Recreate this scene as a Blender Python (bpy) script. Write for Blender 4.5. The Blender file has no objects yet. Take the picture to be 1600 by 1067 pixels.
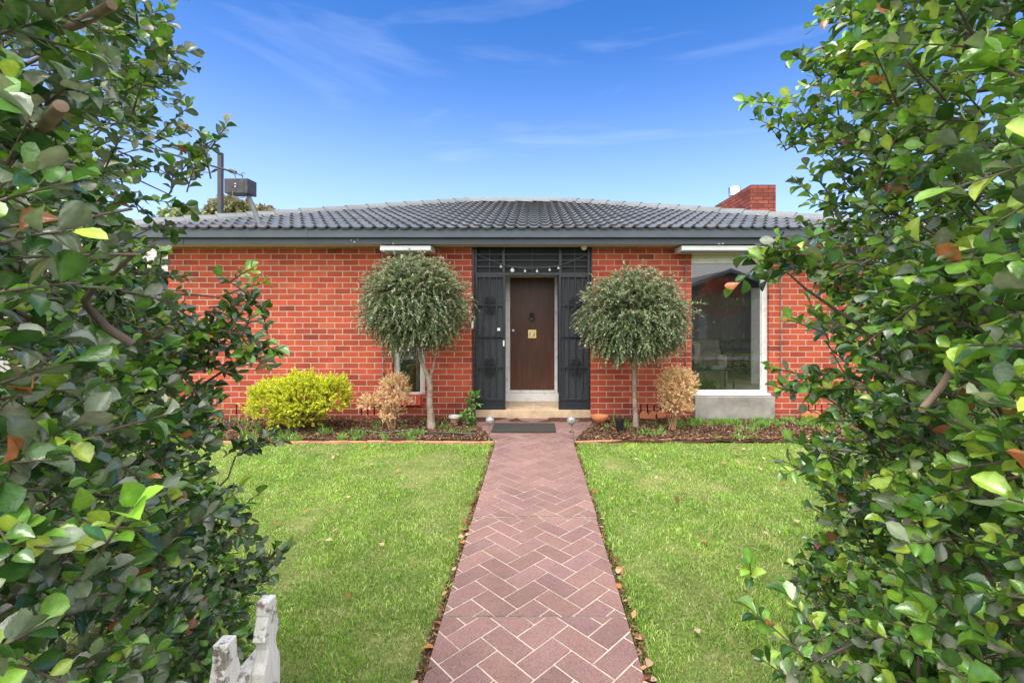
import bpy, bmesh, math, random
import numpy as np
from mathutils import Vector, Matrix
rng = np.random.default_rng(11); random.seed(5)
S = bpy.context.scene; COL = S.collection
# ------------------------------------------------------------ camera
F = 711.0; HX = 835.0; HY = 490.0; EYE = 1.6
cam = bpy.data.cameras.new('camera'); camo = bpy.data.objects.new('camera', cam); COL.objects.link(camo)
camo.location = (0, 0, EYE); camo.rotation_euler = (math.pi/2, 0, 0)
cam.sensor_width = 36; cam.lens = 16.0; cam.shift_x = -35/1600; cam.shift_y = -43.5/1600
cam.clip_start = 0.02; cam.clip_end = 3000
S.camera = camo
S.render.resolution_x = 1024; S.render.resolution_y = 682
# ------------------------------------------------------------ sky
SUN_EL = math.radians(63); SUN_AZ = math.radians(205)   # behind the camera, a little to the right side
W = bpy.data.worlds.new('World'); S.world = W; W.use_nodes = True
nt = W.node_tree; nt.nodes.clear()
def N(t, **k):
    n = nt.nodes.new(t)
    for a, b in k.items(): setattr(n, a, b)
    return n
def LK(a, b): nt.links.new(a, b)
sky = N('ShaderNodeTexSky', sky_type='NISHITA'); sky.sun_disc = False
sky.sun_elevation = SUN_EL; sky.sun_rotation = SUN_AZ; sky.air_density = 1.0; sky.dust_density = 1.2; sky.ozone_density = 4.0
gam = N('ShaderNodeGamma'); gam.inputs[1].default_value = 1.0; LK(sky.outputs[0], gam.inputs[0])
hs = N('ShaderNodeHueSaturation'); hs.inputs['Saturation'].default_value = 1.32; hs.inputs['Value'].default_value = 1.0; LK(gam.outputs[0], hs.inputs['Color'])
tc = N('ShaderNodeTexCoord')
mp = N('ShaderNodeMapping'); mp.inputs['Scale'].default_value = (1.0, 1.0, 5.0); mp.inputs['Rotation'].default_value = (0, math.radians(8), 0.4); LK(tc.outputs['Generated'], mp.inputs[0])
nz = N('ShaderNodeTexNoise'); nz.inputs['Scale'].default_value = 1.7; nz.inputs['Detail'].default_value = 8; nz.inputs['Roughness'].default_value = .55; nz.inputs['Distortion'].default_value = .5; LK(mp.outputs[0], nz.inputs['Vector'])
mr = N('ShaderNodeMapRange'); mr.inputs['From Min'].default_value = .58; mr.inputs['From Max'].default_value = .85; mr.inputs['To Max'].default_value = .09; LK(nz.outputs[0], mr.inputs['Value'])
# broken cloud cover over the street side (-Y) and overhead
sp = N('ShaderNodeSeparateXYZ'); LK(tc.outputs['Generated'], sp.inputs[0])
m1 = N('ShaderNodeMath', operation='MULTIPLY_ADD'); LK(sp.outputs['Y'], m1.inputs[0]); m1.inputs[1].default_value = -1.0; LK(sp.outputs['Z'], m1.inputs[2])
nz2 = N('ShaderNodeTexNoise'); nz2.inputs['Scale'].default_value = 2.2; nz2.inputs['Detail'].default_value = 7; LK(tc.outputs['Generated'], nz2.inputs['Vector'])
m2 = N('ShaderNodeMath', operation='ADD'); LK(m1.outputs[0], m2.inputs[0]); LK(nz2.outputs[0], m2.inputs[1])
mr2 = N('ShaderNodeMapRange', interpolation_type='SMOOTHSTEP'); mr2.inputs['From Min'].default_value = .58; mr2.inputs['From Max'].default_value = 1.15; mr2.inputs['To Max'].default_value = .92; LK(m2.outputs[0], mr2.inputs['Value'])
mx = N('ShaderNodeMath', operation='MAXIMUM'); LK(mr.outputs[0], mx.inputs[0]); LK(mr2.outputs[0], mx.inputs[1])
mix = N('ShaderNodeMixRGB'); LK(mx.outputs[0], mix.inputs[0]); 
hz = N('ShaderNodeMapRange', interpolation_type='SMOOTHERSTEP'); hz.inputs['From Min'].default_value = -.15; hz.inputs['From Max'].default_value = .62; hz.inputs['To Min'].default_value = .66; hz.inputs['To Max'].default_value = 0.0; LK(sp.outputs['Z'], hz.inputs['Value'])
hm = N('ShaderNodeMixRGB'); LK(hz.outputs[0], hm.inputs[0]); hm.inputs[2].default_value = (5.3, 6.8, 11.8, 1)
tn = N('ShaderNodeMixRGB', blend_type='MULTIPLY'); tn.inputs[0].default_value = 1; tn.inputs[2].default_value = (1.08, 1.02, 1.20, 1); LK(hs.outputs[0], tn.inputs[1]); LK(tn.outputs[0], hm.inputs[1])
LK(hm.outputs[0], mix.inputs[1]); mix.inputs[2].default_value = (14.0, 13.8, 13.6, 1)
bg = N('ShaderNodeBackground'); bg.inputs[1].default_value = 0.065; LK(mix.outputs[0], bg.inputs[0])
ow = N('ShaderNodeOutputWorld'); LK(bg.outputs[0], ow.inputs[0])
# ------------------------------------------------------------ sun
sl = bpy.data.lights.new('sun', 'SUN'); sl.energy = 1.5; sl.angle = math.radians(40); sl.color = (1, .95, .88)
so = bpy.data.objects.new('sun', sl); COL.objects.link(so)
# nishita: rotation 0 = +Y, clockwise seen from above
sd = Vector((math.sin(SUN_AZ)*math.cos(SUN_EL), math.cos(SUN_AZ)*math.cos(SUN_EL), math.sin(SUN_EL)))
so.rotation_euler = sd.to_track_quat('Z', 'Y').to_euler()
S.view_settings.view_transform = 'Standard'; S.view_settings.look = 'None'; S.view_settings.gamma = 1
S.view_settings.exposure = 1.72
# ------------------------------------------------------------ material helpers
def pos(px, py, Y): return Vector(((px-HX)/F*Y, Y, EYE-(py-HY)/F*Y))
class MT:
    def __init__(s, name, rough=.6, spec=.5, metal=0):
        s.m = bpy.data.materials.new(name); s.m.use_nodes = True; s.t = s.m.node_tree
        s.b = s.t.nodes['Principled BSDF']; s.b.inputs['Roughness'].default_value = rough
        s.b.inputs['Specular IOR Level'].default_value = spec; s.b.inputs['Metallic'].default_value = metal
    def n(s, t, ins=None, **k):
        n = s.t.nodes.new(t)
        for a, b in k.items(): setattr(n, a, b)
        for a, b in (ins or {}).items():
            if hasattr(b, 'links'): s.t.links.new(b, n.inputs[a])
            else: n.inputs[a].default_value = b
        return n
    def set(s, k, v):
        if hasattr(v, 'links'): s.t.links.new(v, s.b.inputs[k])
        else: s.b.inputs[k].default_value = v
    def coord(s, w='Object'): return s.n('ShaderNodeTexCoord').outputs[w]
    def noise(s, scale, detail=5, rough=.55, vec=None):
        return s.n('ShaderNodeTexNoise', {'Scale': scale, 'Detail': detail, 'Roughness': rough, 'Vector': vec or s.coord()}).outputs[0]
    def ramp(s, fac, stops):
        r = s.n('ShaderNodeValToRGB', {0: fac}); e = r.color_ramp.elements
        while len(e) < len(stops): e.new(.5)
        for i, (p, c) in enumerate(stops): e[i].position = p; e[i].color = (*c, 1)
        return r.outputs[0]
    def mix(s, f, a, b, mode='MIX'):
        def c(v): return (*v, 1) if isinstance(v, tuple) and len(v) == 3 else v
        return s.n('ShaderNodeMixRGB', {0: f, 1: c(a), 2: c(b)}, blend_type=mode).outputs[0]
    def bump(s, h, st=.3, d=.01): s.t.links.new(s.n('ShaderNodeBump', {'Height': h, 'Strength': st, 'Distance': d}).outputs[0], s.b.inputs['Normal'])
def simple(name, c, rough=.6, var=.15, scale=8, spec=.5, metal=0, bump=0, bscale=60, dirt=None, dscale=3):
    M = MT(name, rough, spec, metal)
    d = tuple(x*(1-var) for x in c); l = tuple(min(1, x*(1+var)) for x in c)
    col = M.ramp(M.noise(scale), [(.3, d), (.7, l)])
    if dirt: col = M.mix(M.ramp(M.noise(dscale, 8, .7), [(.52, (0,0,0)), (.68, (1,1,1))]), col, dirt)
    M.set('Base Color', col)
    if bump: M.bump(M.noise(bscale, 4), bump, .005)
    return M.m
def leafmat(name, rough=.4, trans=.25, spec=.5, vein=False):
    M = MT(name, rough, spec)
    a = M.n('ShaderNodeAttribute', attribute_name='tint').outputs['Color']
    v = M.ramp(M.noise(90 if vein else 30, 3), [(.3, (.78,.78,.78)), (.7, (1.15,1.15,1.15))])
    c = M.mix(1.0, a, v, 'MULTIPLY')
    M.set('Base Color', c)
    tr = M.n('ShaderNodeBsdfTranslucent', {'Color': M.mix(.5, c, M.mix(1.0, c, (1.3,1.3,.6), 'MULTIPLY'))})
    ms = M.n('ShaderNodeMixShader', {0: trans, 1: M.b.outputs[0], 2: tr.outputs[0]})
    M.t.links.new(ms.outputs[0], M.t.nodes['Material Output'].inputs[0])
    if vein: M.bump(M.noise(140, 2), .25, .002)
    return M.m
def brickmat(name, c1, c2, mortar, bw=.24, rh=.086, ms=.0055, dark=(.2,.03,.02)):
    M = MT(name, .85, .25)
    co = M.coord(); s = M.n('ShaderNodeSeparateXYZ', {0: co}); nn = M.n('ShaderNodeSeparateXYZ', {0: M.coord('Normal')})
    ax = M.n('ShaderNodeMath', {0: nn.outputs['X']}, operation='ABSOLUTE'); gt = M.n('ShaderNodeMath', {0: ax.outputs[0], 1: .5}, operation='GREATER_THAN')
    u = M.n('ShaderNodeMix', {'Factor': gt.outputs[0], 'A': s.outputs['X'], 'B': s.outputs['Y']}).outputs[0]
    v = M.n('ShaderNodeCombineXYZ', {0: u, 1: s.outputs['Z'], 2: 0.0}).outputs[0]
    w = M.n('ShaderNodeTexNoise', {'Scale': 7.0, 'Detail': 2.0, 'Vector': v}).outputs['Color']
    ws = M.n('ShaderNodeVectorMath', {0: w, 1: (-.5,-.5,-.5)}, operation='ADD').outputs[0]
    ws = M.n('ShaderNodeVectorMath', {0: ws, 'Scale': .006}, operation='SCALE').outputs[0]
    v2 = M.n('ShaderNodeVectorMath', {0: v, 1: ws}, operation='ADD').outputs[0]
    br = M.n('ShaderNodeTexBrick', {'Vector': v2, 'Color1': (0,0,0,1), 'Color2': (1,1,1,1), 'Mortar': (.5,.5,.5,1), 'Scale': 1.0, 'Mortar Size': ms, 'Mortar Smooth': .25, 'Bias': 0.0, 'Brick Width': bw, 'Row Height': rh})
    br.offset = .5
    base = M.ramp(br.outputs['Color'], [(0, dark), (.10, c1), (.55, c2), (.9, tuple(x*1.12 for x in c2)), (1, (c2[0]*1.05, c2[1]*1.4, c2[2]*1.4))])
    base = M.mix(1.0, base, M.ramp(M.noise(2.2, 6, .65), [(.3, (.68,.70,.72)), (.7, (1.14,1.12,1.1))]), 'MULTIPLY')
    base = M.mix(1.0, base, M.ramp(M.noise(70, 4), [(.3, (.85,.85,.85)), (.7, (1.12,1.12,1.12))]), 'MULTIPLY')
    zz = M.n('ShaderNodeMath', {0: s.outputs['Z'], 1: M.noise(3, 6), 2: 0.0}, operation='MULTIPLY_ADD').outputs[0]
    base = M.mix(M.ramp(zz, [(.02, (.55,.55,.55)), (.10, (0,0,0))]), base, (.13,.035,.03))
    mo = M.mix(M.noise(5, 6), tuple(x*.7 for x in mortar), mortar)
    base = M.mix(br.outputs['Fac'], base, mo)
    M.set('Base Color', base)
    inv = M.n('ShaderNodeMath', {0: 1.0, 1: br.outputs['Fac']}, operation='SUBTRACT').outputs[0]
    h = M.n('ShaderNodeMath', {0: M.noise(90, 3), 1: .25, 2: inv}, operation='MULTIPLY_ADD').outputs[0]
    M.bump(h, .6, .006)
    return M.m
m = {}
m['brick'] = brickmat('red_brick', (.34,.058,.028), (.43,.080,.038), (.54,.47,.40), ms=.0054, dark=(.22,.045,.03))
m['brick_chim'] = brickmat('chimney_brick', (.20,.042,.027), (.30,.070,.042), (.055,.035,.03), ms=.010)
m['brick_plain'] = simple('sill_brick', (.42,.065,.035), .85, .25, 12, bump=.4)
m['mortar'] = simple('mortar', (.6,.55,.48), .9)
m['white'] = simple('white_paint', (.68,.68,.665), .45, .06, 4, dirt=(.45,.42,.38), dscale=9)
m['awning'] = simple('awning_metal', (.66,.66,.65), .4, .06, 3, dirt=(.5,.49,.46), dscale=5)
m['char'] = simple('charcoal_paint', (.016,.020,.026), .42, .15, 3, dirt=(.03,.036,.044), dscale=6)
def fasciamat():
    M = MT('fascia_paint', .38)
    c = M.ramp(M.noise(2.5, 6), [(.3, (.040,.056,.074)), (.7, (.060,.079,.100))])
    st = M.n('ShaderNodeMapping', {'Vector': M.coord(), 'Scale': (3,3,16)}).outputs[0]
    c = M.mix(M.ramp(M.noise(1.2, 6, .7, st), [(.5, (0,0,0)), (.7, (.4,.4,.4))]), c, (.022,.027,.034))
    pe = M.ramp(M.noise(7.5, 3, .5), [(.715, (0,0,0)), (.73, (1,1,1))])
    c = M.mix(pe, c, (.5,.52,.53)); M.set('Base Color', c); return M.m
m['fascia'] = fasciamat()
m['soffit'] = simple('soffit_paint', (.62,.58,.46), .7, .08)
def tilemat(name, a, b, rough):
    M = MT(name, rough, .5)
    c = M.ramp(M.noise(1.6, 8, .65), [(.3, a), (.72, b)])
    c = M.mix(1.0, c, M.ramp(M.noise(45, 4, .6), [(.3, (.7,.7,.7)), (.7, (1.25,1.25,1.25))]), 'MULTIPLY')
    c = M.mix(M.ramp(M.noise(9, 7, .75), [(.6, (0,0,0)), (.74, (1,1,1))]), c, tuple(x*1.9 for x in b))
    M.set('Base Color', c); M.bump(M.noise(80, 3), .3, .003); return M.m
m['tile'] = tilemat('roof_tile', (.082,.087,.092), (.150,.156,.163), .42)
m['tile_edge_shade'] = simple('tile_edge_shade', (.035,.038,.042), .8, .3, 20)  # shadow line between tile courses, painted as a darker riser colour
m['cap'] = tilemat('ridge_cap', (.10,.11,.12), (.16,.17,.18), .6)
m['iron'] = simple('black_iron', (.014,.019,.026), .35, .2, 20, dirt=(.04,.05,.06), dscale=25)
m['scroll_black'] = simple('scroll_black', (.004,.004,.005), .5)
m['meshscreen'] = simple('screen_mesh', (.012,.015,.019), .7, .2, 10)
def doormat_wood():
    M = MT('door_wood', .42)
    v = M.n('ShaderNodeMapping', {'Vector': M.coord(), 'Scale': (9,9,.7)}).outputs[0]
    c = M.ramp(M.noise(3, 8, .6, v), [(.25, (.040,.013,.008)), (.5, (.075,.026,.013)), (.78, (.125,.046,.022))])
    c = M.mix(1.0, c, M.ramp(M.noise(1.6, 3), [(.3, (.65,.65,.65)), (.7, (1.25,1.2,1.1))]), 'MULTIPLY')
    M.set('Base Color', c); return M.m
m['door'] = doormat_wood()
m['brass'] = simple('brass', (.75,.55,.22), .25, .1, metal=1)
m['steel'] = simple('steel', (.62,.63,.65), .28, .1, metal=1)
m['flue'] = simple('flue_metal', (.8,.8,.8), .18, .05, metal=1)
m['stone'] = simple('sandstone_tile', (.50,.37,.24), .8, .2, 5, bump=.3, dirt=(.34,.25,.17), dscale=8)
m['concrete'] = simple('concrete', (.26,.245,.22), .9, .25, 6, bump=.5, dirt=(.17,.16,.14), dscale=4)
m['terracotta'] = simple('terracotta', (.55,.20,.085), .8, .15, 12, bump=.2)
m['terracotta_pale'] = simple('pale_terracotta', (.45,.24,.15), .8, .2, 12)
m['edging'] = simple('edging_brick', (.46,.21,.12), .85, .25, 6, dirt=(.25,.15,.09), dscale=12)
m['black_plastic'] = simple('black_plastic', (.012,.012,.013), .4)
m['mat'] = simple('rubber_mat', (.035,.032,.028), .95, .4, 40, bump=.8, bscale=150)
m['bark'] = simple('pale_bark', (.30,.24,.19), .9, .35, 14, bump=.8, bscale=50, dirt=(.16,.11,.08), dscale=10)
m['twig'] = simple('twig', (.12,.088,.068), .85, .35, 14, bump=.5)
m['twig_pale'] = simple('cut_branch', (.24,.17,.12), .85, .3, 25, bump=.6)
m['twig_dry'] = simple('dry_twig', (.30,.18,.09), .9, .3, 20)
m['hedge_leaf'] = leafmat('hedge_leaf', .22, .24, .9, True)
m['fine_leaf'] = leafmat('fine_leaf', .5, .2)
m['gold_leaf'] = leafmat('gold_leaf', .6, .3, .3)
m['dry_leaf'] = leafmat('dry_leaf', .8, .35, .2)
m['grass'] = leafmat('grass_blade', .5, .35, .3)
m['chip'] = leafmat('bark_chip', .9, 0.0, .2)
def weathermat():
    M = MT('weathered_white_timber', .8, .3); st = M.n('ShaderNodeMapping', {'Vector': M.coord(), 'Scale': (14, 14, 1.6)}).outputs[0]
    gr = M.noise(9, 8, .7, st); c = M.ramp(gr, [(.3, (.56,.54,.51)), (.6, (.76,.75,.73))])
    worn = M.ramp(M.noise(11, 9, .75), [(.52, (0,0,0)), (.56, (1,1,1))]); wood = M.ramp(gr, [(.3, (.13,.10,.085)), (.7, (.34,.29,.26))])
    M.set('Base Color', M.mix(worn, c, wood)); M.bump(gr, .7, .003); return M.m
m['weather'] = weathermat()
m['box'] = simple('meter_box', (.035,.033,.036), .5, .2, 8, dirt=(.08,.07,.065), dscale=8)
m['pipe'] = simple('mast_pipe', (.11,.12,.125), .45, .25, 15)
m['darkpost'] = simple('brown_post', (.04,.036,.04), .5, .2)
m['cable'] = simple('cable', (.02,.018,.018), .6)
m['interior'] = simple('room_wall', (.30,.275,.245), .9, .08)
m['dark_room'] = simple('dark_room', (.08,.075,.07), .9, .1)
m['carpet'] = simple('patterned_carpet', (.30,.29,.25), .95, .45, 40)
m['sofa'] = simple('linen_fabric', (.50,.46,.40), .9, .08, 30, bump=.3)
m['sofa_dark'] = simple('dark_fabric', (.06,.06,.062), .9)
m['tabletop'] = simple('dark_tabletop', (.05,.05,.053), .35)
m['teal'] = simple('teal_ceramic', (.03,.32,.34), .3)
m['paper'] = simple('paper', (.7,.69,.66), .7)
m['lightwood'] = simple('light_wood', (.6,.4,.2), .6)
m['curtain'] = simple('curtain', (.5,.49,.46), .9, .1)
m['potgreen'] = simple('dark_glazed_pot', (.05,.06,.05), .4)
m['asphalt'] = simple('asphalt', (.05,.05,.05), .9, .2, 20)
m['render_wall'] = simple('rendered_wall', (.16,.165,.17), .9, .1, 2)
m['fence'] = simple('pale_fence_paint', (.34,.34,.31), .7, .12, 3, dirt=(.35,.34,.3), dscale=6)
m['pale_roof'] = simple('pale_roof_tile', (.30,.28,.25), .8, .2, 5)
def glassmat(name, tint, refl):
    M = MT(name, .02); M.t.nodes.remove(M.b)
    t = M.n('ShaderNodeBsdfTransparent', {'Color': (*tint, 1)}); g = M.n('ShaderNodeBsdfGlossy', {'Color': (1,1,1,1), 'Roughness': .004})
    fr = M.n('ShaderNodeFresnel', {'IOR': refl})
    dust = M.n('ShaderNodeBsdfDiffuse', {'Color': (.5,.5,.48,1)})
    x = M.n('ShaderNodeMixShader', {0: fr.outputs[0], 1: t.outputs[0], 2: g.outputs[0]})
    dm = M.n('ShaderNodeMath', {0: M.ramp(M.noise(30, 6, .7), [(.45, (.005,.005,.005)), (.75, (.016,.016,.016))]), 1: 1.0}, operation='MULTIPLY')
    x2 = M.n('ShaderNodeMixShader', {0: dm.outputs[0], 1: x.outputs[0], 2: dust.outputs[0]})
    M.t.links.new(x2.outputs[0], M.t.nodes['Material Output'].inputs[0]); return M.m
m['glass'] = glassmat('window_glass', (.90,.92,.91), 1.92)
def globemat():
    M = MT('crackle_glass', .18, .4); M.set('Base Color', M.ramp(M.n('ShaderNodeTexVoronoi', {'Scale': 70.0, 'Vector': M.coord()}, feature='DISTANCE_TO_EDGE').outputs[0], [(0, (.55,.55,.55)), (.10, (.20,.21,.21)), (.3, (.05,.05,.05))]))
    M.set('Metallic', .15); return M.m
m['globe'] = globemat()
# ------------------------------------------------------------ mesh helpers
def link(o, parent=None):
    COL.objects.link(o)
    if parent is not None:
        o.parent = parent; o.matrix_parent_inverse = Matrix.Translation(-parent.location)
    return o
def tag(o, label=None, cat=None, group=None, kind=None):
    if label: o['label'] = label
    if cat: o['category'] = cat
    if group: o['group'] = group
    if kind: o['kind'] = kind
    return o
def thing(name, loc, label, cat, group=None):
    o = bpy.data.objects.new(name, None); o.location = loc; o.empty_display_size = .1; COL.objects.link(o)
    return tag(o, label, cat, group)
class MB:
    def __init__(s): s.v = []; s.f = []; s.mi = []
    def add(s, v, f, mi=0):
        b = len(s.v); s.v += [tuple(x) for x in v]; s.f += [tuple(i+b for i in q) for q in f]; s.mi += [mi]*len(f); return s
    def box(s, x0, x1, y0, y1, z0, z1, mi=0, M=None):
        v = [Vector((x, y, z)) for z in (z0, z1) for y in (y0, y1) for x in (x0, x1)]
        if M: v = [M @ a for a in v]
        return s.add(v, [(0,2,3,1), (4,5,7,6), (0,1,5,4), (2,6,7,3), (0,4,6,2), (1,3,7,5)], mi)
    def tube(s, pts, r, n=8, mi=0, cap=True):
        pts = [Vector(p) for p in pts]; R = r if isinstance(r, (list, tuple)) else [r]*len(pts)
        V = []; a0 = None
        for i, p in enumerate(pts):
            t = (pts[min(i+1, len(pts)-1)]-pts[max(i-1, 0)]).normalized()
            if a0 is None: a0 = t.orthogonal().normalized()
            a = (a0-t*a0.dot(t)).normalized(); a0 = a; b = t.cross(a)
            V += [p+(a*math.cos(2*math.pi*k/n)+b*math.sin(2*math.pi*k/n))*R[i] for k in range(n)]
        Fc = [(i*n+k, i*n+(k+1) % n, (i+1)*n+(k+1) % n, (i+1)*n+k) for i in range(len(pts)-1) for k in range(n)]
        if cap: Fc += [tuple(range(n))[::-1], tuple(range((len(pts)-1)*n, len(pts)*n))]
        return s.add(V, Fc, mi)
    def lathe(s, prof, c, n=20, mi=0):
        V = [(c[0]+r*math.cos(2*math.pi*k/n), c[1]+r*math.sin(2*math.pi*k/n), c[2]+z) for r, z in prof for k in range(n)]
        Fc = [(i*n+k, i*n+(k+1) % n, (i+1)*n+(k+1) % n, (i+1)*n+k) for i in range(len(prof)-1) for k in range(n)]
        Fc += [tuple(range(n))[::-1], tuple(range((len(prof)-1)*n, len(prof)*n))]
        return s.add(V, Fc, mi)
    def prism(s, outl, y0, y1, mi=0):   # outline in XZ
        n = len(outl); V = [(x, y0, z) for x, z in outl]+[(x, y1, z) for x, z in outl]
        return s.add(V, [tuple(range(n)), tuple(range(n, 2*n))[::-1]]+[(k, k+n, (k+1) % n+n, (k+1) % n) for k in range(n)], mi)
    def obj(s, name, mat, parent=None, bevel=0, smooth=False):
        me = bpy.data.meshes.new(name); me.from_pydata(s.v, [], s.f)
        for x in (mat if isinstance(mat, list) else [mat]): me.materials.append(m[x])
        me.polygons.foreach_set('material_index', s.mi)
        bm = bmesh.new(); bm.from_mesh(me); bmesh.ops.recalc_face_normals(bm, faces=bm.faces)
        if bevel: bmesh.ops.bevel(bm, geom=[e for e in bm.edges if len(e.link_faces) == 2 and e.calc_face_angle() > .6], offset=bevel, segments=2, affect='EDGES', profile=.5)
        bm.to_mesh(me); bm.free()
        if smooth:
            me.polygons.foreach_set('use_smooth', [True]*len(me.polygons)); me.set_sharp_from_angle(angle=math.radians(45))
        o = bpy.data.objects.new(name, me); return link(o, parent)
def npmesh(name, V, Fc, mat, parent=None, tint=None, smooth=False):
    me = bpy.data.meshes.new(name); V = np.asarray(V, dtype=np.float32); Fc = np.asarray(Fc, dtype=np.int32); k = Fc.shape[1]
    me.vertices.add(len(V)); me.vertices.foreach_set('co', V.ravel())
    me.loops.add(Fc.size); me.loops.foreach_set('vertex_index', Fc.ravel())
    me.polygons.add(len(Fc)); me.polygons.foreach_set('loop_start', np.arange(len(Fc), dtype=np.int32)*k)
    try: me.polygons.foreach_set('loop_total', np.full(len(Fc), k, dtype=np.int32))
    except Exception: pass
    me.materials.append(m[mat])
    if tint is not None:
        a = me.color_attributes.new('tint', 'FLOAT_COLOR', 'POINT')
        c = np.ones((len(V), 4), dtype=np.float32); c[:, :3] = tint; a.data.foreach_set('color', c.ravel())
    me.update(calc_edges=True)
    if smooth: me.polygons.foreach_set('use_smooth', np.ones(len(Fc), dtype=bool))
    return link(bpy.data.objects.new(name, me), parent)
def unit(a): return a/np.maximum(np.linalg.norm(a, axis=-1, keepdims=True), 1e-9)
def leaf_template(kind):
    if kind == 'obovate':
        t = np.array([0, .08, .18, .28, .38, .48, .58, .68, .77, .86, .94, 1.0]); w = .32*np.sin(np.pi*t**1.45)**.78; w[-1] = 0
        w = w*np.array([1, 1, 1.0, 1.04, .97, 1.05, .96, 1.05, .95, 1.06, .97, 1])
    elif kind == 'narrow': t = np.array([0, .35, .7, 1.0]); w = np.array([0, .13, .12, 0])
    elif kind == 'oval': t = np.array([0, .3, .65, 1.0]); w = np.array([0, .26, .24, 0])
    n = len(t); z = -.16*t*t+.05*t
    V = np.concatenate([np.stack([0*t, t, z], 1), np.stack([-w, t, z+w*.55], 1)[1:-1], np.stack([w, t, z+w*.55], 1)[1:-1]])
    L = lambda i: 0 if i == 0 else (n-1 if i == n-1 else n+i-1)
    R = lambda i: 0 if i == 0 else (n-1 if i == n-1 else n+(n-2)+i-1)
    Fc = []
    for i in range(n-1):
        for Sd, fl in ((L, 0), (R, 1)):
            q = [i, i+1, Sd(i+1), Sd(i)]
            tris = [(q[0], q[1], q[2])] if i == 0 else ([(q[0], q[1], q[3])] if i == n-2 else [(q[0], q[1], q[2]), (q[0], q[2], q[3])])
            for a in tris: Fc.append(a if fl == 0 else a[::-1])
    return V, np.array(Fc)
TM = {k: leaf_template(k) for k in ('obovate', 'narrow', 'oval')}
def leaves(name, P, D, Nn, Sz, C, kind, mat, parent=None, smooth=True, width=1.0):
    T, TF = TM[kind]; D = unit(D); side = unit(np.cross(D, Nn)); nn = np.cross(side, D)
    Sz = np.asarray(Sz).reshape(-1, 1, 1); wv = np.asarray(width)
    wv = wv.reshape(-1, 1, 1) if wv.ndim else wv
    curl = rng.uniform(-.6, 2.2, (len(P), 1, 1))
    V = P[:, None]+Sz*(T[None, :, 0:1]*wv*side[:, None]+T[None, :, 1:2]*D[:, None]+T[None, :, 2:3]*curl*nn[:, None])
    k = len(T); Fa = (TF[None]+(np.arange(len(P))*k)[:, None, None]).reshape(-1, 3)
    Cv = np.repeat(C, k, axis=0)
    if kind == 'obovate':
        sh = np.full(k, .92); sh[1:11] = 1.28; sh[0] = 1.1; Cv = np.clip(Cv*np.tile(sh, len(P))[:, None], 0, 1)
    return npmesh(name, V.reshape(-1, 3), Fa, mat, parent, Cv, smooth)
def tubes(name, P, R, mat, parent=None, sides=5):
    # P (M,K,3), R (M,K)
    Mn, K, _ = P.shape; T = unit(np.gradient(P, axis=1)); ref = np.broadcast_to(np.array([.31, .17, .93]), T.shape)
    a = unit(np.cross(T, ref)); b = np.cross(T, a)
    ang = np.arange(sides)*2*np.pi/sides
    V = P[:, :, None]+R[:, :, None, None]*(np.cos(ang)[None, None, :, None]*a[:, :, None]+np.sin(ang)[None, None, :, None]*b[:, :, None])
    i = np.arange(K-1)[:, None]; j = np.arange(sides)[None]; q = np.stack([i*sides+j, i*sides+(j+1) % sides, (i+1)*sides+(j+1) % sides, (i+1)*sides+j], -1).reshape(-1, 4)
    Fa = (q[None]+(np.arange(Mn)*K*sides)[:, None, None]).reshape(-1, 4)
    return npmesh(name, V.reshape(-1, 3), Fa, mat, parent, None, True)
def rand_unit(n):
    return unit(rng.normal(size=(n, 3)))
def palette(n, cols, p, var=.18):
    c = np.array(cols)[rng.choice(len(cols), n, p=np.array(p)/sum(p))]
    return np.clip(c*rng.uniform(1-var, 1+var, (n, 1))*rng.uniform(1-var*.3, 1+var*.3, (n, 3)), 0, 1)
def sprigs(B, D, L, nl, ang=.9, droop=.0):
    # leaf frames along each stem: returns P, dir, normal, t and stem polylines
    Mn = len(B); D = unit(D); up = np.array([0, 0, 1.0])
    e1 = unit(np.cross(D, np.array([.13, .21, .97]))); e2 = np.cross(D, e1)
    L = np.asarray(L).reshape(-1, 1, 1); tt = np.linspace(.12, 1, nl)[None, :, None]
    P = B[:, None]+D[:, None]*L*tt-droop*L*tt**2*up
    ph = rng.uniform(0, 6.28, (Mn, 1, 1))+np.arange(nl)[None, :, None]*2.4
    rad = np.cos(ph)*e1[:, None]+np.sin(ph)*e2[:, None]
    aa = ang*(1.15-.6*tt)
    dl = unit(np.cos(aa)*D[:, None]+np.sin(aa)*rad+rng.normal(0, .18, (Mn, nl, 3)))
    nn = unit(-np.sin(aa)*D[:, None]*-1+np.cos(aa)*rad*-1*-.3+up*.7+rng.normal(0, .3, (Mn, nl, 3)))
    ts = np.linspace(0, 1, 5)[None, :, None]; st = B[:, None]+D[:, None]*L*ts-droop*L*ts**2*up
    return P.reshape(-1, 3), dl.reshape(-1, 3), nn.reshape(-1, 3), np.broadcast_to(tt, (Mn, nl, 1)).reshape(-1), st
def wob(x, y, z=0.0, s=1.0, seed=0.0):
    x = x*s; y = y*s; z = z*s
    return (np.sin(1.7*x+2.3*y+seed)+np.sin(2.9*y-1.3*x+1.9*z+seed*2)+np.sin(3.7*x+1.1*y-2.7*z+seed*3)+np.sin(4.1*z+1.9*x+seed*5)+.6*np.sin(7.3*x-5.9*y+3.3*z+seed))/4.6
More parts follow.
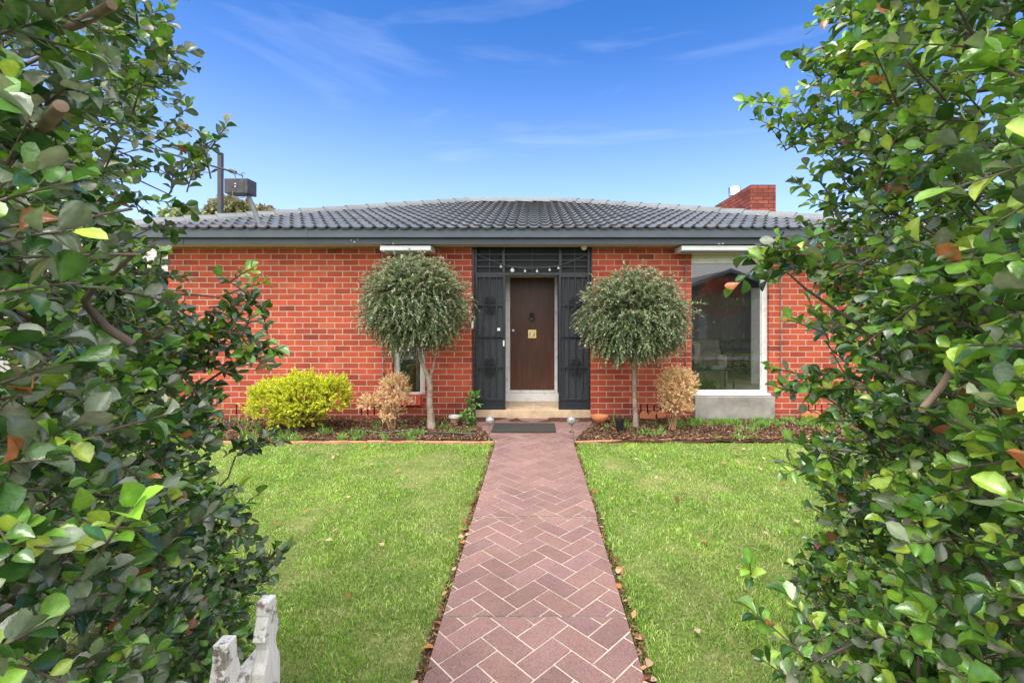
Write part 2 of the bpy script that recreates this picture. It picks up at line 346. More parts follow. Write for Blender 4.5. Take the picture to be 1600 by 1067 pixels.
# ============================================================ GROUND
WY = 6.84; KW = F/WY
def wx(px): return (px-HX)/KW
def wz(py): return EYE-(py-HY)/KW
def lawnmat():
    M = MT('lawn_soil', .95, .1)
    c = M.ramp(M.noise(3, 8, .7), [(.35, (.10,.15,.035)), (.55, (.17,.21,.06)), (.72, (.34,.29,.15))])
    c = M.mix(1.0, c, M.ramp(M.noise(60, 6, .7), [(.3, (.5,.5,.5)), (.7, (1.3,1.3,1.3))]), 'MULTIPLY')
    M.set('Base Color', c); M.bump(M.noise(80, 4), .8, .02); return M.m
m['lawn'] = lawnmat()
def soilmat():
    M = MT('mulch_soil', .95, .1)
    c = M.ramp(M.noise(22, 8, .75), [(.3, (.035,.016,.012)), (.55, (.10,.05,.035)), (.75, (.19,.105,.075))])
    M.set('Base Color', c); M.bump(M.noise(45, 6), 1.0, .03); return M.m
m['soil'] = soilmat()
tag(MB().box(-900, 900, -900, 900, -.6, -.035).obj('ground', 'lawn'), 'wide green lawn ground', None, None, 'structure')
PXL = -.475; PXR = .475
# lawn turf slabs either side of the path, a few centimetres above it at the cut edge
for a, b in ((-9, PXL-.035), (PXR+.035, 9)):
    n = MB(); nx, ny = 60, 40
    xs = np.linspace(a, b, nx); ys = np.linspace(-.4, 5.62, ny)
    V = []
    for y in ys:
        for i, x in enumerate(xs):
            e = min(abs(x-PXL), abs(x-PXR))
            V.append((x, y, -.005+.012*wob(x, y, 0, 1.6)+(.0 if e > .1 else -.012)))
    n.add(V, [(j*nx+i, j*nx+i+1, (j+1)*nx+i+1, (j+1)*nx+i) for j in range(ny-1) for i in range(nx-1)])
    o = n.obj('lawn', 'lawn', smooth=True); tag(o, 'patchy green lawn beside the brick path', None, None, 'structure')
n = MB(); nx, ny = 120, 26; V = []
for y in np.linspace(5.64, 6.98, ny):
    for x in np.linspace(-6.5, 6.3, nx): V.append((x, y, .015+.02*wob(x, y, 0, 3.1)+.01*wob(x, y, 0, 9)+.02*(y > 6.6)))
n.add(V, [(j*nx+i, j*nx+i+1, (j+1)*nx+i+1, (j+1)*nx+i) for j in range(ny-1) for i in range(nx-1)])
# hole for the landing is covered by raising the landing slab
tag(n.obj('garden_bed', 'soil', smooth=True), 'mulched garden bed along the front wall', None, None, 'structure')
# ---- herringbone path
def clip(poly, reg):
    out = poly
    for i in range(len(reg)):
        a = reg[i]; b = reg[(i+1) % len(reg)]; ex, ey = b[0]-a[0], b[1]-a[1]; inp = out; out = []
        if not inp: return []
        ins = lambda p: ex*(p[1]-a[1])-ey*(p[0]-a[0]) >= 0
        for k in range(len(inp)):
            p, q = inp[k], inp[(k+1) % len(inp)]
            if ins(p): out.append(p)
            if ins(p) != ins(q):
                d1 = ex*(p[1]-a[1])-ey*(p[0]-a[0]); d2 = ex*(q[1]-a[1])-ey*(q[0]-a[0]); t = d1/(d1-d2)
                out.append((p[0]+t*(q[0]-p[0]), p[1]+t*(q[1]-p[1])))
    return out
def pavemat():
    M = MT('stencilled_paver', .85, .3)
    a = M.n('ShaderNodeAttribute', attribute_name='tint').outputs['Color']
    c = M.mix(1.0, a, M.ramp(M.noise(160, 5, .75), [(.34, (.5,.5,.5)), (.48, (1,1,1)), (.7, (1.35,1.33,1.33))]), 'MULTIPLY')
    c = M.mix(1.0, c, M.ramp(M.noise(2.2, 7, .65), [(.3, (.80,.80,.82)), (.7, (1.12,1.12,1.12))]), 'MULTIPLY')
    c = M.mix(M.ramp(M.noise(10, 6, .7), [(.62, (0,0,0)), (.8, (.5,.5,.5))]), c, (.36,.24,.22))
    M.set('Base Color', c); M.bump(M.noise(170, 4, .7), .7, .004); return M.m
m['paver'] = pavemat(); m['grout'] = simple('cream_grout', (.50,.41,.34), .9, .2, 14, dirt=(.28,.21,.17), dscale=9)
PT = .028
LY = 6.835
regs = [[(PXL, .2), (PXR, .2), (PXR, 2.360), (PXL, 2.360)], [(PXL, 2.369), (PXR, 2.369), (PXR, 3.513), (PXL, 3.513)],
        [(PXL, 3.536), (PXR+.01, 3.536), (PXR, 5.60), (PXL, 5.60)], [(PXL-.0, 5.602), (PXR, 5.602), (wx(932), LY), (wx(736), LY)]]
base = MB(); pv = []; pf = []; pt = []
PW = .1225
for ri, rg in enumerate(regs):
    for k in (0,):
        nn_ = len(rg); z1 = PT-.003+(.0 if ri < 3 else .004)
        base.add([(x, y, z1) for x, y in rg]+[(x, y, -.05) for x, y in rg], [tuple(range(nn_))]+[(i, i+nn_, (i+1) % nn_+nn_, (i+1) % nn_) for i in range(nn_)])
    ox, oy = [(0.0, 0.05), (-.09, .0), (-.09, .03), (-.09, .03)][ri]
    ca = math.cos(math.pi/4)
    for i in range(-60, 90):
        for j in range(-12, 12):
            for (bx0, bx1, by0, by1) in ((0, 2, 0, 1), (2, 3, -1, 1)):
                tx, ty = i+2*j, i-2*j; g = .034
                c4 = [(bx0+g, by0+g), (bx1-g, by0+g), (bx1-g, by1-g), (bx0+g, by1-g)]
                P4 = []
                for (x, y) in c4:
                    X, Y_ = (x+tx)*PW, (y+ty)*PW
                    P4.append(((X-Y_)*ca+ox, (X+Y_)*ca+oy))
                if max(p[1] for p in P4) < .1 or min(p[1] for p in P4) > 7 or abs(P4[0][0]) > 1.6: continue
                q = clip(P4, rg)
                if len(q) < 3: continue
                ar = abs(sum(q[k][0]*q[(k+1) % len(q)][1]-q[(k+1) % len(q)][0]*q[k][1] for k in range(len(q))))/2
                if ar < .0004: continue
                b = len(pv); z = PT+(.0 if ri < 3 else .004)+random.uniform(-.0008, .0008)
                pv += [(x, y, z) for x, y in q]; pf.append(tuple(range(b, b+len(q))))
                t = random.uniform(.85, 1.12); pt += [(.215*t, .126*t, .114*t*random.uniform(.94, 1.06), 1)]*len(q)
path = base.obj('path', 'grout'); tag(path, 'straight red herringbone path from the gate to the porch', None, None, 'structure')
me = bpy.data.meshes.new('pavers'); me.from_pydata(pv, [], pf); me.materials.append(m['paver'])
at = me.color_attributes.new('tint', 'FLOAT_COLOR', 'POINT'); at.data.foreach_set('color', np.array(pt, dtype=np.float32).ravel())
o = bpy.data.objects.new('paver_pattern', me); link(o, path)
# ---- street behind the camera
tag(MB().box(-60, 60, -12, -5, -.034, -.02).obj('road', 'asphalt'), 'asphalt road in front of the property', None, None, 'structure')
tag(MB().box(-60, 60, -3.2, -1.8, -.034, .0).obj('pavement', 'concrete'), 'concrete footpath in front of the hedge', None, None, 'structure')
# ============================================================ HOUSE
H = thing('brick_house', (0, WY, 0), 'single-storey red brick house with charcoal hipped tile roof', 'house')
EZ = 2.62                      # soffit height
EY = 6.39; EL, ER = -5.9, 5.45; RY = 10.75; RZ = 4.24; RL, RR = -1.54, .69; BY = 15.1; TZ = 2.80
WL, WR = -5.51, 5.15
PL, PR = wx(741), wx(923)
# front wall with openings
w1 = (wx(613), wx(664), .37, 2.5); w2 = (wx(1080), wx(1202), .37, 2.5)
def wall(xs0, xs1, z0, z1, holes, y0, y1, name, mat, parent):
    xs = sorted({xs0, xs1}|{h[0] for h in holes}|{h[1] for h in holes}); zs = sorted({z0, z1}|{h[2] for h in holes}|{h[3] for h in holes})
    solid = lambda i, j: 0 <= i < len(xs)-1 and 0 <= j < len(zs)-1 and not any(h[0] <= (xs[i]+xs[i+1])/2 <= h[1] and h[2] <= (zs[j]+zs[j+1])/2 <= h[3] for h in holes)
    b = MB()
    for i in range(len(xs)-1):
        for j in range(len(zs)-1):
            if not solid(i, j): continue
            x0, x1, a, c = xs[i], xs[i+1], zs[j], zs[j+1]
            b.add([(x0,y0,a),(x1,y0,a),(x1,y0,c),(x0,y0,c)], [(0,1,2,3)]); b.add([(x0,y1,a),(x1,y1,a),(x1,y1,c),(x0,y1,c)], [(3,2,1,0)])
            if not solid(i-1, j): b.add([(x0,y0,a),(x0,y1,a),(x0,y1,c),(x0,y0,c)], [(3,2,1,0)])
            if not solid(i+1, j): b.add([(x1,y0,a),(x1,y1,a),(x1,y1,c),(x1,y0,c)], [(0,1,2,3)])
            if not solid(i, j-1): b.add([(x0,y0,a),(x1,y0,a),(x1,y1,a),(x0,y1,a)], [(3,2,1,0)])
            if not solid(i, j+1): b.add([(x0,y0,c),(x1,y0,c),(x1,y1,c),(x0,y1,c)], [(0,1,2,3)])
    me = bpy.data.meshes.new(name); me.from_pydata(b.v, [], b.f); me.materials.append(m[mat])
    return link(bpy.data.objects.new(name, me), parent)
slots = []
for c in (wx(579), wx(1016), wx(1268), wx(384)):
    for k in range(4): slots.append((c-.15+k*.098, c-.15+k*.098+.022, .075, .235))
wall(WL, PL, -.05, EZ+.03, [w1]+[q for q in slots if q[0] < PL], WY, WY+.22, 'front_wall', 'brick', H)
wall(PR, WR, -.05, EZ+.03, [w2]+[q for q in slots if q[0] > PR], WY, WY+.22, 'front_wall', 'brick', H)
for c in (wx(579), wx(1016), wx(1268), wx(384)): MB().box(c-.2, c+.2, WY+.06, WY+.08, .05, .26).obj('wall_vent', 'black_plastic', H)
b = MB(); b.box(WL, WL+.11, WY+.222, BY-.45, -.05, EZ); b.obj('side_wall', 'brick', H)
b = MB(); b.box(WR-.11, WR, WY+.222, 7.5, -.05, EZ); b.box(WR-.11, WR, 9.3, BY-.45, -.05, EZ); b.box(WR-.11, WR, 7.501, 9.299, -.05, .2); b.box(WR-.11, WR, 7.501, 9.299, 2.35, EZ); b.obj('side_wall', 'brick', H)
b = MB(); b.box(WL, WR, BY-.448, BY-.35, -.05, EZ); b.obj('back_wall', 'brick', H)
# roof
def plane(A, Bp, C, clips, per=.165, cpc=8, course=.325, amp=.030):
    # A->Bp eave, C point on ridge; clips = list of (co, no) keep positive side
    A = Vector(A); u = (Vector(Bp)-A); L = u.length; u.normalize(); d = Vector(C)-A; d -= u*d.dot(u); SL = d.length; s = d.normalized(); nrm = u.cross(s)
    if nrm.z < 0: nrm = -nrm
    nu = int(L/per*cpc); us = np.linspace(0, L, nu); rows = []
    nc = int(math.ceil(SL/course)); vs = []; hs_ = []
    for c in range(nc):
        for fr, h in ((0, .0), (0.001, .030), (.5, .015), (.995, .002)):
            v = (c+fr)*course
            if v <= SL+.02: vs.append(v-.03); hs_.append(h-.01)
    bm = bmesh.new(); V = []
    for v, h in zip(vs, hs_):
        row = []
        for x in us:
            ph = (x/per) % 1.0
            w = math.sin(math.pi*min(1, ph/.42))**1.2 if ph < .42 else -.12*math.sin(math.pi*(ph-.42)/.58)
            jit = .004*math.sin(int(x/(per*2))*12.9+int((v+.03)/course)*7.7)
            row.append(bm.verts.new(A+u*x+s*(v+jit)+nrm*(h+amp*w+jit*.4)))
        V.append(row)
    for j in range(len(V)-1):
        for i in range(len(us)-1):
            f = bm.faces.new((V[j][i], V[j][i+1], V[j+1][i+1], V[j+1][i])); f.smooth = True
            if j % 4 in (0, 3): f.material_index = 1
    for co, no in clips:
        bmesh.ops.bisect_plane(bm, geom=bm.verts[:]+bm.edges[:]+bm.faces[:], plane_co=co, plane_no=no, clear_inner=True, clear_outer=False)
    bmesh.ops.recalc_face_normals(bm, faces=bm.faces)
    return bm
FLc, FRc, BLc, BRc = Vector((EL, EY, TZ)), Vector((ER, EY, TZ)), Vector((EL, BY, TZ)), Vector((ER, BY, TZ)); RLp, RRp = Vector((RL, RY, RZ)), Vector((RR, RY, RZ))
def hipn(a, b, towards):
    d = (b-a); d.z = 0; n_ = Vector((-d.y, d.x, 0)).normalized()
    return n_ if n_.dot(towards-a) > 0 else -n_
mid = lambda *a: sum(a, Vector())/len(a)
full = bmesh.new()
fm = Vector((0, EY, TZ)); lm = Vector((EL, RY, TZ)); rm_ = Vector((ER, RY, TZ)); bmid = Vector((0, BY, TZ))
jobs = [(FLc, FRc, RLp, [(FLc, hipn(FLc, RLp, fm)), (FRc, hipn(FRc, RRp, fm)), (RLp, Vector((0,-1,0)))], 8),
        (BLc, FLc, RLp, [(FLc, hipn(FLc, RLp, lm)), (BLc, hipn(BLc, RLp, lm))], 6), (FRc, BRc, RRp, [(FRc, hipn(FRc, RRp, rm_)), (BRc, hipn(BRc, RRp, rm_))], 6),
        (BRc, BLc, RLp, [(BLc, hipn(BLc, RLp, bmid)), (BRc, hipn(BRc, RRp, bmid)), (RLp, Vector((0,1,0)))], 4)]
rme = bpy.data.meshes.new('roof')
for A, Bp, C, cl, cpc in jobs:
    bmp = plane(A, Bp, C, cl, cpc=cpc); t = bpy.data.meshes.new('t'); bmp.to_mesh(t); bmp.free(); full.from_mesh(t); bpy.data.meshes.remove(t)
full.to_mesh(rme); full.free(); rme.materials.append(m['tile']); rme.materials.append(m['tile_edge_shade'])
ROOF = link(bpy.data.objects.new('roof', rme), H); rme.set_sharp_from_angle(angle=math.radians(38))
def caps(P, Q, name, end=0):
    P = Vector(P); Q = Vector(Q); d = (Q-P); L = d.length; d.normalize(); side = d.cross(Vector((0,0,1))).normalized(); up = side.cross(d)
    n_ = int(L/.40); stp = L/n_; b = MB()
    for i in range(n_):
        a = P+d*(i*stp-.03); c = P+d*((i+1)*stp+.0); lift = .05; l2 = .028
        prof = [(-.125, -.055), (-.105, -.01), (-.055, .045), (0, .06), (.055, .045), (.105, -.01), (.125, -.055)]
        V = [a+side*x+up*(z+lift) for x, z in prof]+[c+side*x*.93+up*(z+l2) for x, z in prof]+[a+side*x*.85+up*(z*.8-.012+lift) for x, z in prof]
        k = 7
        b.add(V, [(j, j+1, j+1+k, j+k) for j in range(k-1)]+[(j, j+1, j+1+2*k, j+2*k) for j in range(k-1)])
    o = b.obj(name, 'cap', ROOF); return o
caps(FLc, RLp, 'ridge_cap'); caps(FRc, RRp, 'ridge_cap'); caps(RLp+Vector((-.1,0,0)), RRp+Vector((.1,0,0)), 'ridge_cap'); caps(BLc, RLp, 'ridge_cap'); caps(BRc, RRp, 'ridge_cap')
# fascia, gutter, soffit
GZ0, GZ1, FZ0 = 2.672, 2.785, 2.585
def ring(x0, x1, y0, y1, t, z0, z1):
    b = MB(); b.box(x0, x1, y0, y0+t, z0, z1); b.box(x0, x1, y1-t, y1, z0, z1); b.box(x0, x0+t, y0+t+.001, y1-t-.001, z0, z1); b.box(x1-t, x1, y0+t+.001, y1-t-.001, z0, z1); return b
ring(EL+.09, ER-.09, EY+.09, BY-.09, .025, FZ0, GZ1-.02).obj('fascia', 'fascia', H, .002)
b = ring(EL, ER, EY, BY, .012, GZ0, GZ1); 
for q in (-3.2, -.62, 1.9, 4.2): b.box(q-.012, q+.012, EY-.004, EY+.001, GZ0-.001, GZ1+.002)
b.box(EL+.012, ER-.012, EY+.012, EY+.088, GZ0, GZ0+.006); b.box(EL, ER, EY-.006, EY+.012, GZ1-.010, GZ1+.004)
b.obj('gutter', 'fascia', H)
for q in (-5.0, -2.05, 1.02, 3.3): MB().box(q, q+.004, EY+.086, EY+.09, FZ0+.002, GZ0).obj('fascia_joint', 'iron', H)
b = MB(); b.box(EL+.115, ER-.115, EY+.115, WY-.003, EZ-.02, EZ-.008); b.obj('soffit', 'soffit', H)
b = MB(); b.box(EL+.115, ER-.115, WY+.23, BY-.46, EZ+.03, EZ+.05); b.obj('ceiling', 'interior', H)
# chimney
b = MB(); b.box(4.99, 5.57, 10.5, 12.6, -.05, 4.57); CH = b.obj('chimney', 'brick_chim', H)
b = MB(); b.lathe([(.10, 0), (.10, .12), (.15, .13), (.15, .34), (.13, .36), (.0, .37)], (5.27, 12.0, 4.57), 20); b.obj('flue', 'flue', CH, smooth=True)
# porch recess
DY = 7.58; KD = F/DY
def dx(px): return (px-HX)/KD
def dz(py): return EYE-(py-HY)/KD
b = MB(); b.box(PL+.002, PR-.002, WY-.006, WY+.30, -.03, .148); b.box(PL+.002, PR-.002, WY+.302, DY+.2, -.03, .146)
b.obj('porch_step', 'stone', H, .004)
for q in (wx(795), wx(833.5), wx(872)): MB().box(q-.003, q+.003, WY-.0075, DY-.002, .1405, .1492).obj('tile_joint', 'mortar', H)
b = MB(); b.box(PL-.10, PL, WY+.222, DY+.2, 0, EZ); b.box(PR, PR+.10, WY+.222, DY+.2, 0, EZ); b.box(PL, PR, WY+.0, DY+.2, EZ-.005, EZ+.02)
b.obj('porch_wall', 'char', H)
fx0, fx1, fz1 = dx(790), dx(871), dz(430)
b = MB(); b.box(PL, fx0-.001, DY, DY+.1, .146, EZ-.006); b.box(fx1+.001, PR, DY, DY+.1, .146, EZ-.006); b.box(fx0-.001, fx1+.001, DY, DY+.1, fz1+.001, EZ-.006)
b.obj('entry_wall', 'char', H)
# door
dx0, dx1, dz0, dz1 = dx(797.5), dx(866), dz(609), dz(434)
b = MB(); b.box(fx0, dx0-.004, DY-.03, DY+.08, .148, fz1); b.box(dx1+.004, fx1, DY-.03, DY+.08, .148, fz1); b.box(dx0-.003, dx1+.003, DY-.028, DY+.08, dz1+.004, fz1-.001)
b.box(fx0-.02, fx1+.02, DY-.06, DY-.031, .149, dz(613)); b.box(dx0-.003, dx1+.003, DY-.05, DY+.08, dz(612.6), dz0-.004)
b.obj('door_frame', 'white', H, .003)
D = MB().box(dx0, dx1, DY+.01, DY+.05, dz0, dz1).obj('front_door', 'door', H, .002)
b = MB(); kc = pos(831, 492, DY+.01)
b.lathe([(0,0),(.03,.004),(.038,.012),(.03,.03),(.012,.045),(0,.047)], (0,0,0), 16)
Mx = Matrix.Translation((kc.x, DY+.01, kc.z)) @ Matrix.Rotation(math.pi/2, 4, 'X'); b.v = [tuple(Mx @ Vector(v)) for v in b.v]
for s_ in (-1, 1): b.box(kc.x+s_*.022-.012, kc.x+s_*.022+.012, DY-.015, DY+.009, kc.z+.02, kc.z+.05)
b.tube([(kc.x+.045*math.sin(a), DY-.028, kc.z-.055-.045*math.cos(a)) for a in np.linspace(0, 2*math.pi, 21)], .008, 6, cap=False)
b.obj('knocker', 'iron', D, smooth=True)
b = MB(); lc = pos(831.5, 522, DY+.01); b.box(lc.x-.07, lc.x+.07, DY+.0, DY+.0095, lc.z-.07, lc.z+.07)
bp = b.obj('letter_plate', 'brass', D, .003)
b = MB(); b.tube([(lc.x+.036*math.sin(a), DY-.008, lc.z-.036*math.cos(a)) for a in np.linspace(0, 2*math.pi, 21)], .007, 6, cap=False); b.tube([(lc.x, DY, lc.z), (lc.x, DY-.025, lc.z)], .018, 12); b.obj('pull_ring', 'steel', bp, smooth=True)
b = MB(); hc = pos(801, 516, DY+.01); b.tube([(hc.x+.012, DY+.01, hc.z), (hc.x+.012, DY-.035, hc.z)], [.014, .02], 12); b.obj('door_knob', 'steel', D, smooth=True)
# security screens
SY = WY+.03
def screen(px0, px1, bars, scrolls, stile_right, name='security_screen'):
    x0, x1 = wx(px0), wx(px1); zt, zb = wz(429.5), wz(640)
    b = MB(); t = .035
    b.box(x0, x0+t, SY, SY+.04, zb, zt); b.box(x1-t, x1, SY, SY+.04, zb, zt); b.box(x0+t, x1-t, SY+.002, SY+.038, zt-t, zt); b.box(x0+t, x1-t, SY+.002, SY+.038, zb, zb+.03)
    b.box(x0+t, x1-t, SY+.012, SY+.02, zb+.03, zb+.13); b.box(x0+t, x1-t, SY+.0, SY+.04, zb+.13, zb+.155)
    f = b.obj(name, 'iron', H, .003)
    b = MB()
    for p in bars: b.box(wx(p)-.006, wx(p)+.006, SY+.004, SY+.018, zb+.155, zt-t)
    for p in (477, 526, 574.5): b.box(x0+t, x1-t, SY+.0, SY+.02, wz(p)-.009, wz(p)+.009)
    b.obj('bars', 'iron', f)
    for cx_, cy_ in scrolls:
        b = MB(); X, Z = wx(cx_), wz(cy_)
        for sx in (-1, 1):
            for sz in (-1, 1):
                for (ax, az, r0) in ((.045, .05, .032), (.028, .105, .024)):
                    pts = []
                    for k in range(18):
                        a = k/17*5.2; r = r0*(1-.6*k/17)
                        pts.append((X+sx*(ax+.01+r*math.cos(a+math.pi)), SY-.002, Z+sz*(az+r*math.sin(a))))
                    b.tube([(X, SY-.002, Z)]+pts, .0075, 6)
        b.obj('scrollwork', 'scroll_black', f)
    b = MB(); b.add([(x0+t, SY+.03, zb+.155), (x1-t, SY+.03, zb+.155), (x1-t, SY+.03, zt-t), (x0+t, SY+.03, zt-t)], [(0,1,2,3)]); b.obj('fly_mesh', 'flymesh', f)
    return f
def flymesh():
    M = MT('fly_mesh', .8); M.set('Base Color', (.045,.05,.058,1))
    t = M.n('ShaderNodeBsdfTransparent'); x = M.n('ShaderNodeMixShader', {0: .72, 1: t.outputs[0], 2: M.b.outputs[0]}); M.t.links.new(x.outputs[0], M.t.nodes['Material Output'].inputs[0]); return M.m
m['flymesh'] = flymesh()
s1 = screen(742, 789.5, [755, 765, 775.5], [(765, 477), (765, 574.5)], True)
s2 = screen(873, 922, [880.5, 888.5, 899.5, 910.5], [(899.5, 477), (899.5, 574.5)], False)
b = MB(); b.box(wx(779)-.022, wx(779)+.022, SY-.01, SY-.0005, wz(517), wz(512.5)); b.obj('lock', 'white', s1, .002); MB().box(wx(787)-.012, wx(787)+.012, SY-.03, SY-.001, wz(541), wz(532)).obj('door_handle', 'white', s1, .002)
# transom grille
b = MB(); zt, zb = wz(382.5), wz(428)
for p in (742.5, 786.5, 875.5, 920.5): b.box(wx(p)-.02, wx(p)+.02, SY-.004, SY+.045, zb+.02, zt-.02)
b.box(PL+.002, PR-.002, SY-.001, SY+.042, zt-.022, zt+.01); b.box(PL+.002, PR-.002, SY-.003, SY+.044, zb-.015, zb+.02)
for p in (764.5, 831.5, 898.5): b.box(wx(p)-.006, wx(p)+.006, SY+.01, SY+.02, zb, zt)
for p in (397, 406.5, 416.5): b.box(PL+.02, PR-.02, SY+.006, SY+.016, wz(p)-.007, wz(p)+.007)
TG = b.obj('transom_grille', 'iron', H)
b = MB(); b.box(PL+.002, PR-.002, SY+.048, SY+.052, zb, zt); b.obj('backing_panel', 'meshscreen', TG)
for p0, p1 in ((735.5, 741), (923, 925)):
    pass
b = MB(); c = pos(911.5, 385, WY-.02); b.tube([(c.x-.03, WY-.02, c.z+.02), (c.x, WY-.06, c.z), (c.x+.0, WY-.12, c.z-.03)], [.035, .04, .045], 12); b.box(c.x-.05, c.x+.04, WY-.06, WY-.01, c.z+.02, c.z+.05)
b.obj('sensor_light', 'soffit', H, smooth=True)
MB().tube([(PL-.012, WY-.02, .16), (PL-.012, WY-.02, EZ-.03)], .014, 8).obj('drain_pipe', 'iron', H, smooth=True)
MB().tube([(PR+.006, WY-.015, 1.9), (PR+.006, WY-.015, EZ-.03)], .012, 8).obj('drain_pipe', 'iron', H, smooth=True)
b = MB(); c = pos(740, 507, WY-.03); b.box(c.x-.03, c.x+.0, WY-.06, WY-.036, c.z-.06, c.z+.05); b.obj('door_bell', 'white', H, .003)
# windows
def window(x0, x1, z0, z1, fr, y, name='window'):
    b = MB(); fl, frr, ft, fb = fr
    b.box(x0+.001, x0+fl, y, y+.07, z0+.001, z1); b.box(x1-frr, x1-.001, y, y+.07, z0+.001, z1); b.box(x0+fl, x1-frr, y+.001, y+.069, z1-ft, z1); b.box(x0+fl, x1-frr, y+.001, y+.069, z0+.001, z0+fb)
    b.box(x0+fl, x0+fl+.012, y+.02, y+.05, z0+fb, z1-ft); b.box(x1-frr-.012, x1-frr, y+.02, y+.05, z0+fb, z1-ft)
    w = b.obj(name, 'white', H, .003)
    b = MB(); b.add([(x0+fl, y+.035, z0+fb), (x1-frr, y+.035, z0+fb), (x1-frr, y+.035, z1-ft), (x0+fl, y+.035, z1-ft)], [(0,1,2,3)]); b.obj('pane', 'glass', w); return w
W1 = window(w1[0], w1[1], w1[2], w1[3], (.07, .085, .06, .035), WY+.08)
W2 = window(w2[0], w2[1], w2[2], w2[3], (.018, .085, .14, .07), WY+.06)
b = MB(); b.box(w2[0]+.02, w2[1]-.01, WY+.03, WY+.059, wz(402), 2.5); b.obj('head_panel', 'soffit', W2)
b = MB(); b.box(w2[0]-.01, w2[1]+.01, WY-.035, WY+.06, .372, .405); b.obj('sill', 'white', W2, .004)
b = MB(); b.box(wx(1083), wx(1206), WY-.09, WY-.002, .0, .365); b.obj('concrete_apron', 'concrete', H, .006)
b = MB()
for k in range(5):
    x = w1[0]+.06+k*.088
    M_ = Matrix.Translation((x, WY-.03, .30)) @ Matrix.Rotation(math.radians(-18), 4, 'X'); b.box(-.038, .038, -.075, .075, -.08, .06, 0, M_)
b.obj('sill', 'brick_plain', W1, .004)
b = MB(); M_ = Matrix.Translation((0, WY-.03, .30)) @ Matrix.Rotation(math.radians(-18), 4, 'X'); b.box(w1[0]+.03, w1[0]+.43, -.068, .07, -.07, .052, 0, M_); b.obj('sill_mortar', 'mortar', W1)
# awnings rolled up
def awning(px0, px1):
    y0 = WY-.33; k_ = y0/F; x0, x1 = (px0-HX)*k_, (px1-HX)*k_; z1, z0 = 2.572, 2.495
    P5 = [(WY-.005, z1), (y0, z1), (y0-.012, z0+.012), (y0+.01, z0), (WY-.005, z0)]
    b = MB(); b.add([(x, y, z) for x in (x0, x1) for y, z in P5], [tuple(range(5)), tuple(range(5, 10))[::-1]]+[(i, i+5, (i+1) % 5+5, (i+1) % 5) for i in range(5)])
    a_ = b.obj('awning', 'awning', H, .004)
    MB().box(x0+.01, x1-.01, y0+.015, y0+.05, z0-.022, z0-.001).obj('bottom_rail', 'iron', a_)
    return a_
A1 = awning(594, 673); A2 = awning(1065, 1229)
for A_, px, z0 in ((A1, 600, wz(592)), (A2, 1070.5, wz(575)), (A2, 1218, wz(590))):
    b = MB(); x = wx(px); b.tube([(x, WY-.03, 2.5), (x, WY-.03, z0)], .006, 6); b.box(x-.012, x+.012, WY-.03, WY-.001, z0-.02, z0+.1); b.box(x-.01, x+.01, WY-.03, WY-.001, 2.2, 2.3); b.obj('awning_rod', 'pipe', A_)
# rooms
b = MB(); rx0, rx1, ry1, rf = 1.6, 5.0, 10.1, .16
b.box(rx0, rx0+.02, WY+.24, ry1, rf, EZ); b.box(rx1, rx1+.02, WY+.24, 7.5, rf, EZ); b.box(rx1, rx1+.02, 9.3, ry1, rf, EZ); b.box(rx1, rx1+.02, 7.501, 9.299, 2.35, EZ); b.box(rx0, rx1+.02, ry1+.001, ry1+.02, rf, EZ)
b.obj('room_wall', 'interior', H)
b = MB(); b.box(rx0, rx1, WY+.223, ry1, rf-.02, rf); b.obj('room_floor', 'carpet', H)
b = MB(); c0, c1 = pos(1126, 550, ry1), pos(1148, 590, ry1); b.box(c0.x, c1.x+.35, ry1-.03, ry1-.002, rf+.001, rf+.85); b.obj('fireplace', 'black_plastic', H)
MB().box(4.38, 4.56, 9.20, 9.24, rf+.01, 2.12).obj('room_door', 'white', H, .004)
gd = MB(); gd.box(5.0, 5.05, 7.5, 7.58, .2, 2.35); gd.box(5.0, 5.05, 9.22, 9.3, .2, 2.35); gd.box(5.0, 5.05, 8.36, 8.44, .2, 2.35); gd.box(5.001, 5.049, 7.58, 9.22, 2.27, 2.349); gd.box(5.001, 5.049, 7.58, 9.22, .201, .28); gd.obj('glazed_side_door', 'white', H)
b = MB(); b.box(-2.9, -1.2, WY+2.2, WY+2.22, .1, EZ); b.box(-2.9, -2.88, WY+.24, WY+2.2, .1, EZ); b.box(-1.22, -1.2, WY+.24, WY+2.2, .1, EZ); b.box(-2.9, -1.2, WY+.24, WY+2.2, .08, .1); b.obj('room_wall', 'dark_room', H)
b = MB(); V = []
for k in range(40):
    x = w1[1]-.20+k*.005; V += [(x, WY+.25+.02*math.sin(k*1.1), .2), (x, WY+.25+.02*math.sin(k*1.1), 2.5)]
b.add(V, [(2*k, 2*k+2, 2*k+3, 2*k+1) for k in range(39)]); b.obj('curtain', 'curtain', H)
# furniture in the living room
ac = thing('armchair', (3.1, 8.7, rf), 'cream linen armchair seen through the large window', 'armchair')
b = MB(); b.box(2.5, 3.5, 8.35, 9.15, rf+.15, rf+.42); b.obj('seat', 'sofa', ac, .05)
b = MB(); b.box(2.6, 3.28, 8.95, 9.2, rf+.42, rf+.88); b.obj('backrest', 'sofa', ac, .07)
for x in (2.45, 3.36): MB().box(x, x+.18, 8.3, 9.2, rf+.15, rf+.68).obj('armrest', 'sofa', ac, .06)
for x in (2.5, 3.45):
    for y in (8.4, 9.05): MB().box(x-.02, x+.02, y-.02, y+.02, rf, rf+.15).obj('leg', 'lightwood', ac)
tag(MB().box(2.62, 3.05, 8.62, 8.80, rf+.425, rf+.86).obj('cushion', 'sofa_dark', None, .05), 'dark cushion on the cream armchair', 'cushion')
tt_ = thing('coffee_table', (3.0, 7.9, rf), 'dark low table behind the large window', 'table')
tz = EYE-(575-HY)/F*7.9
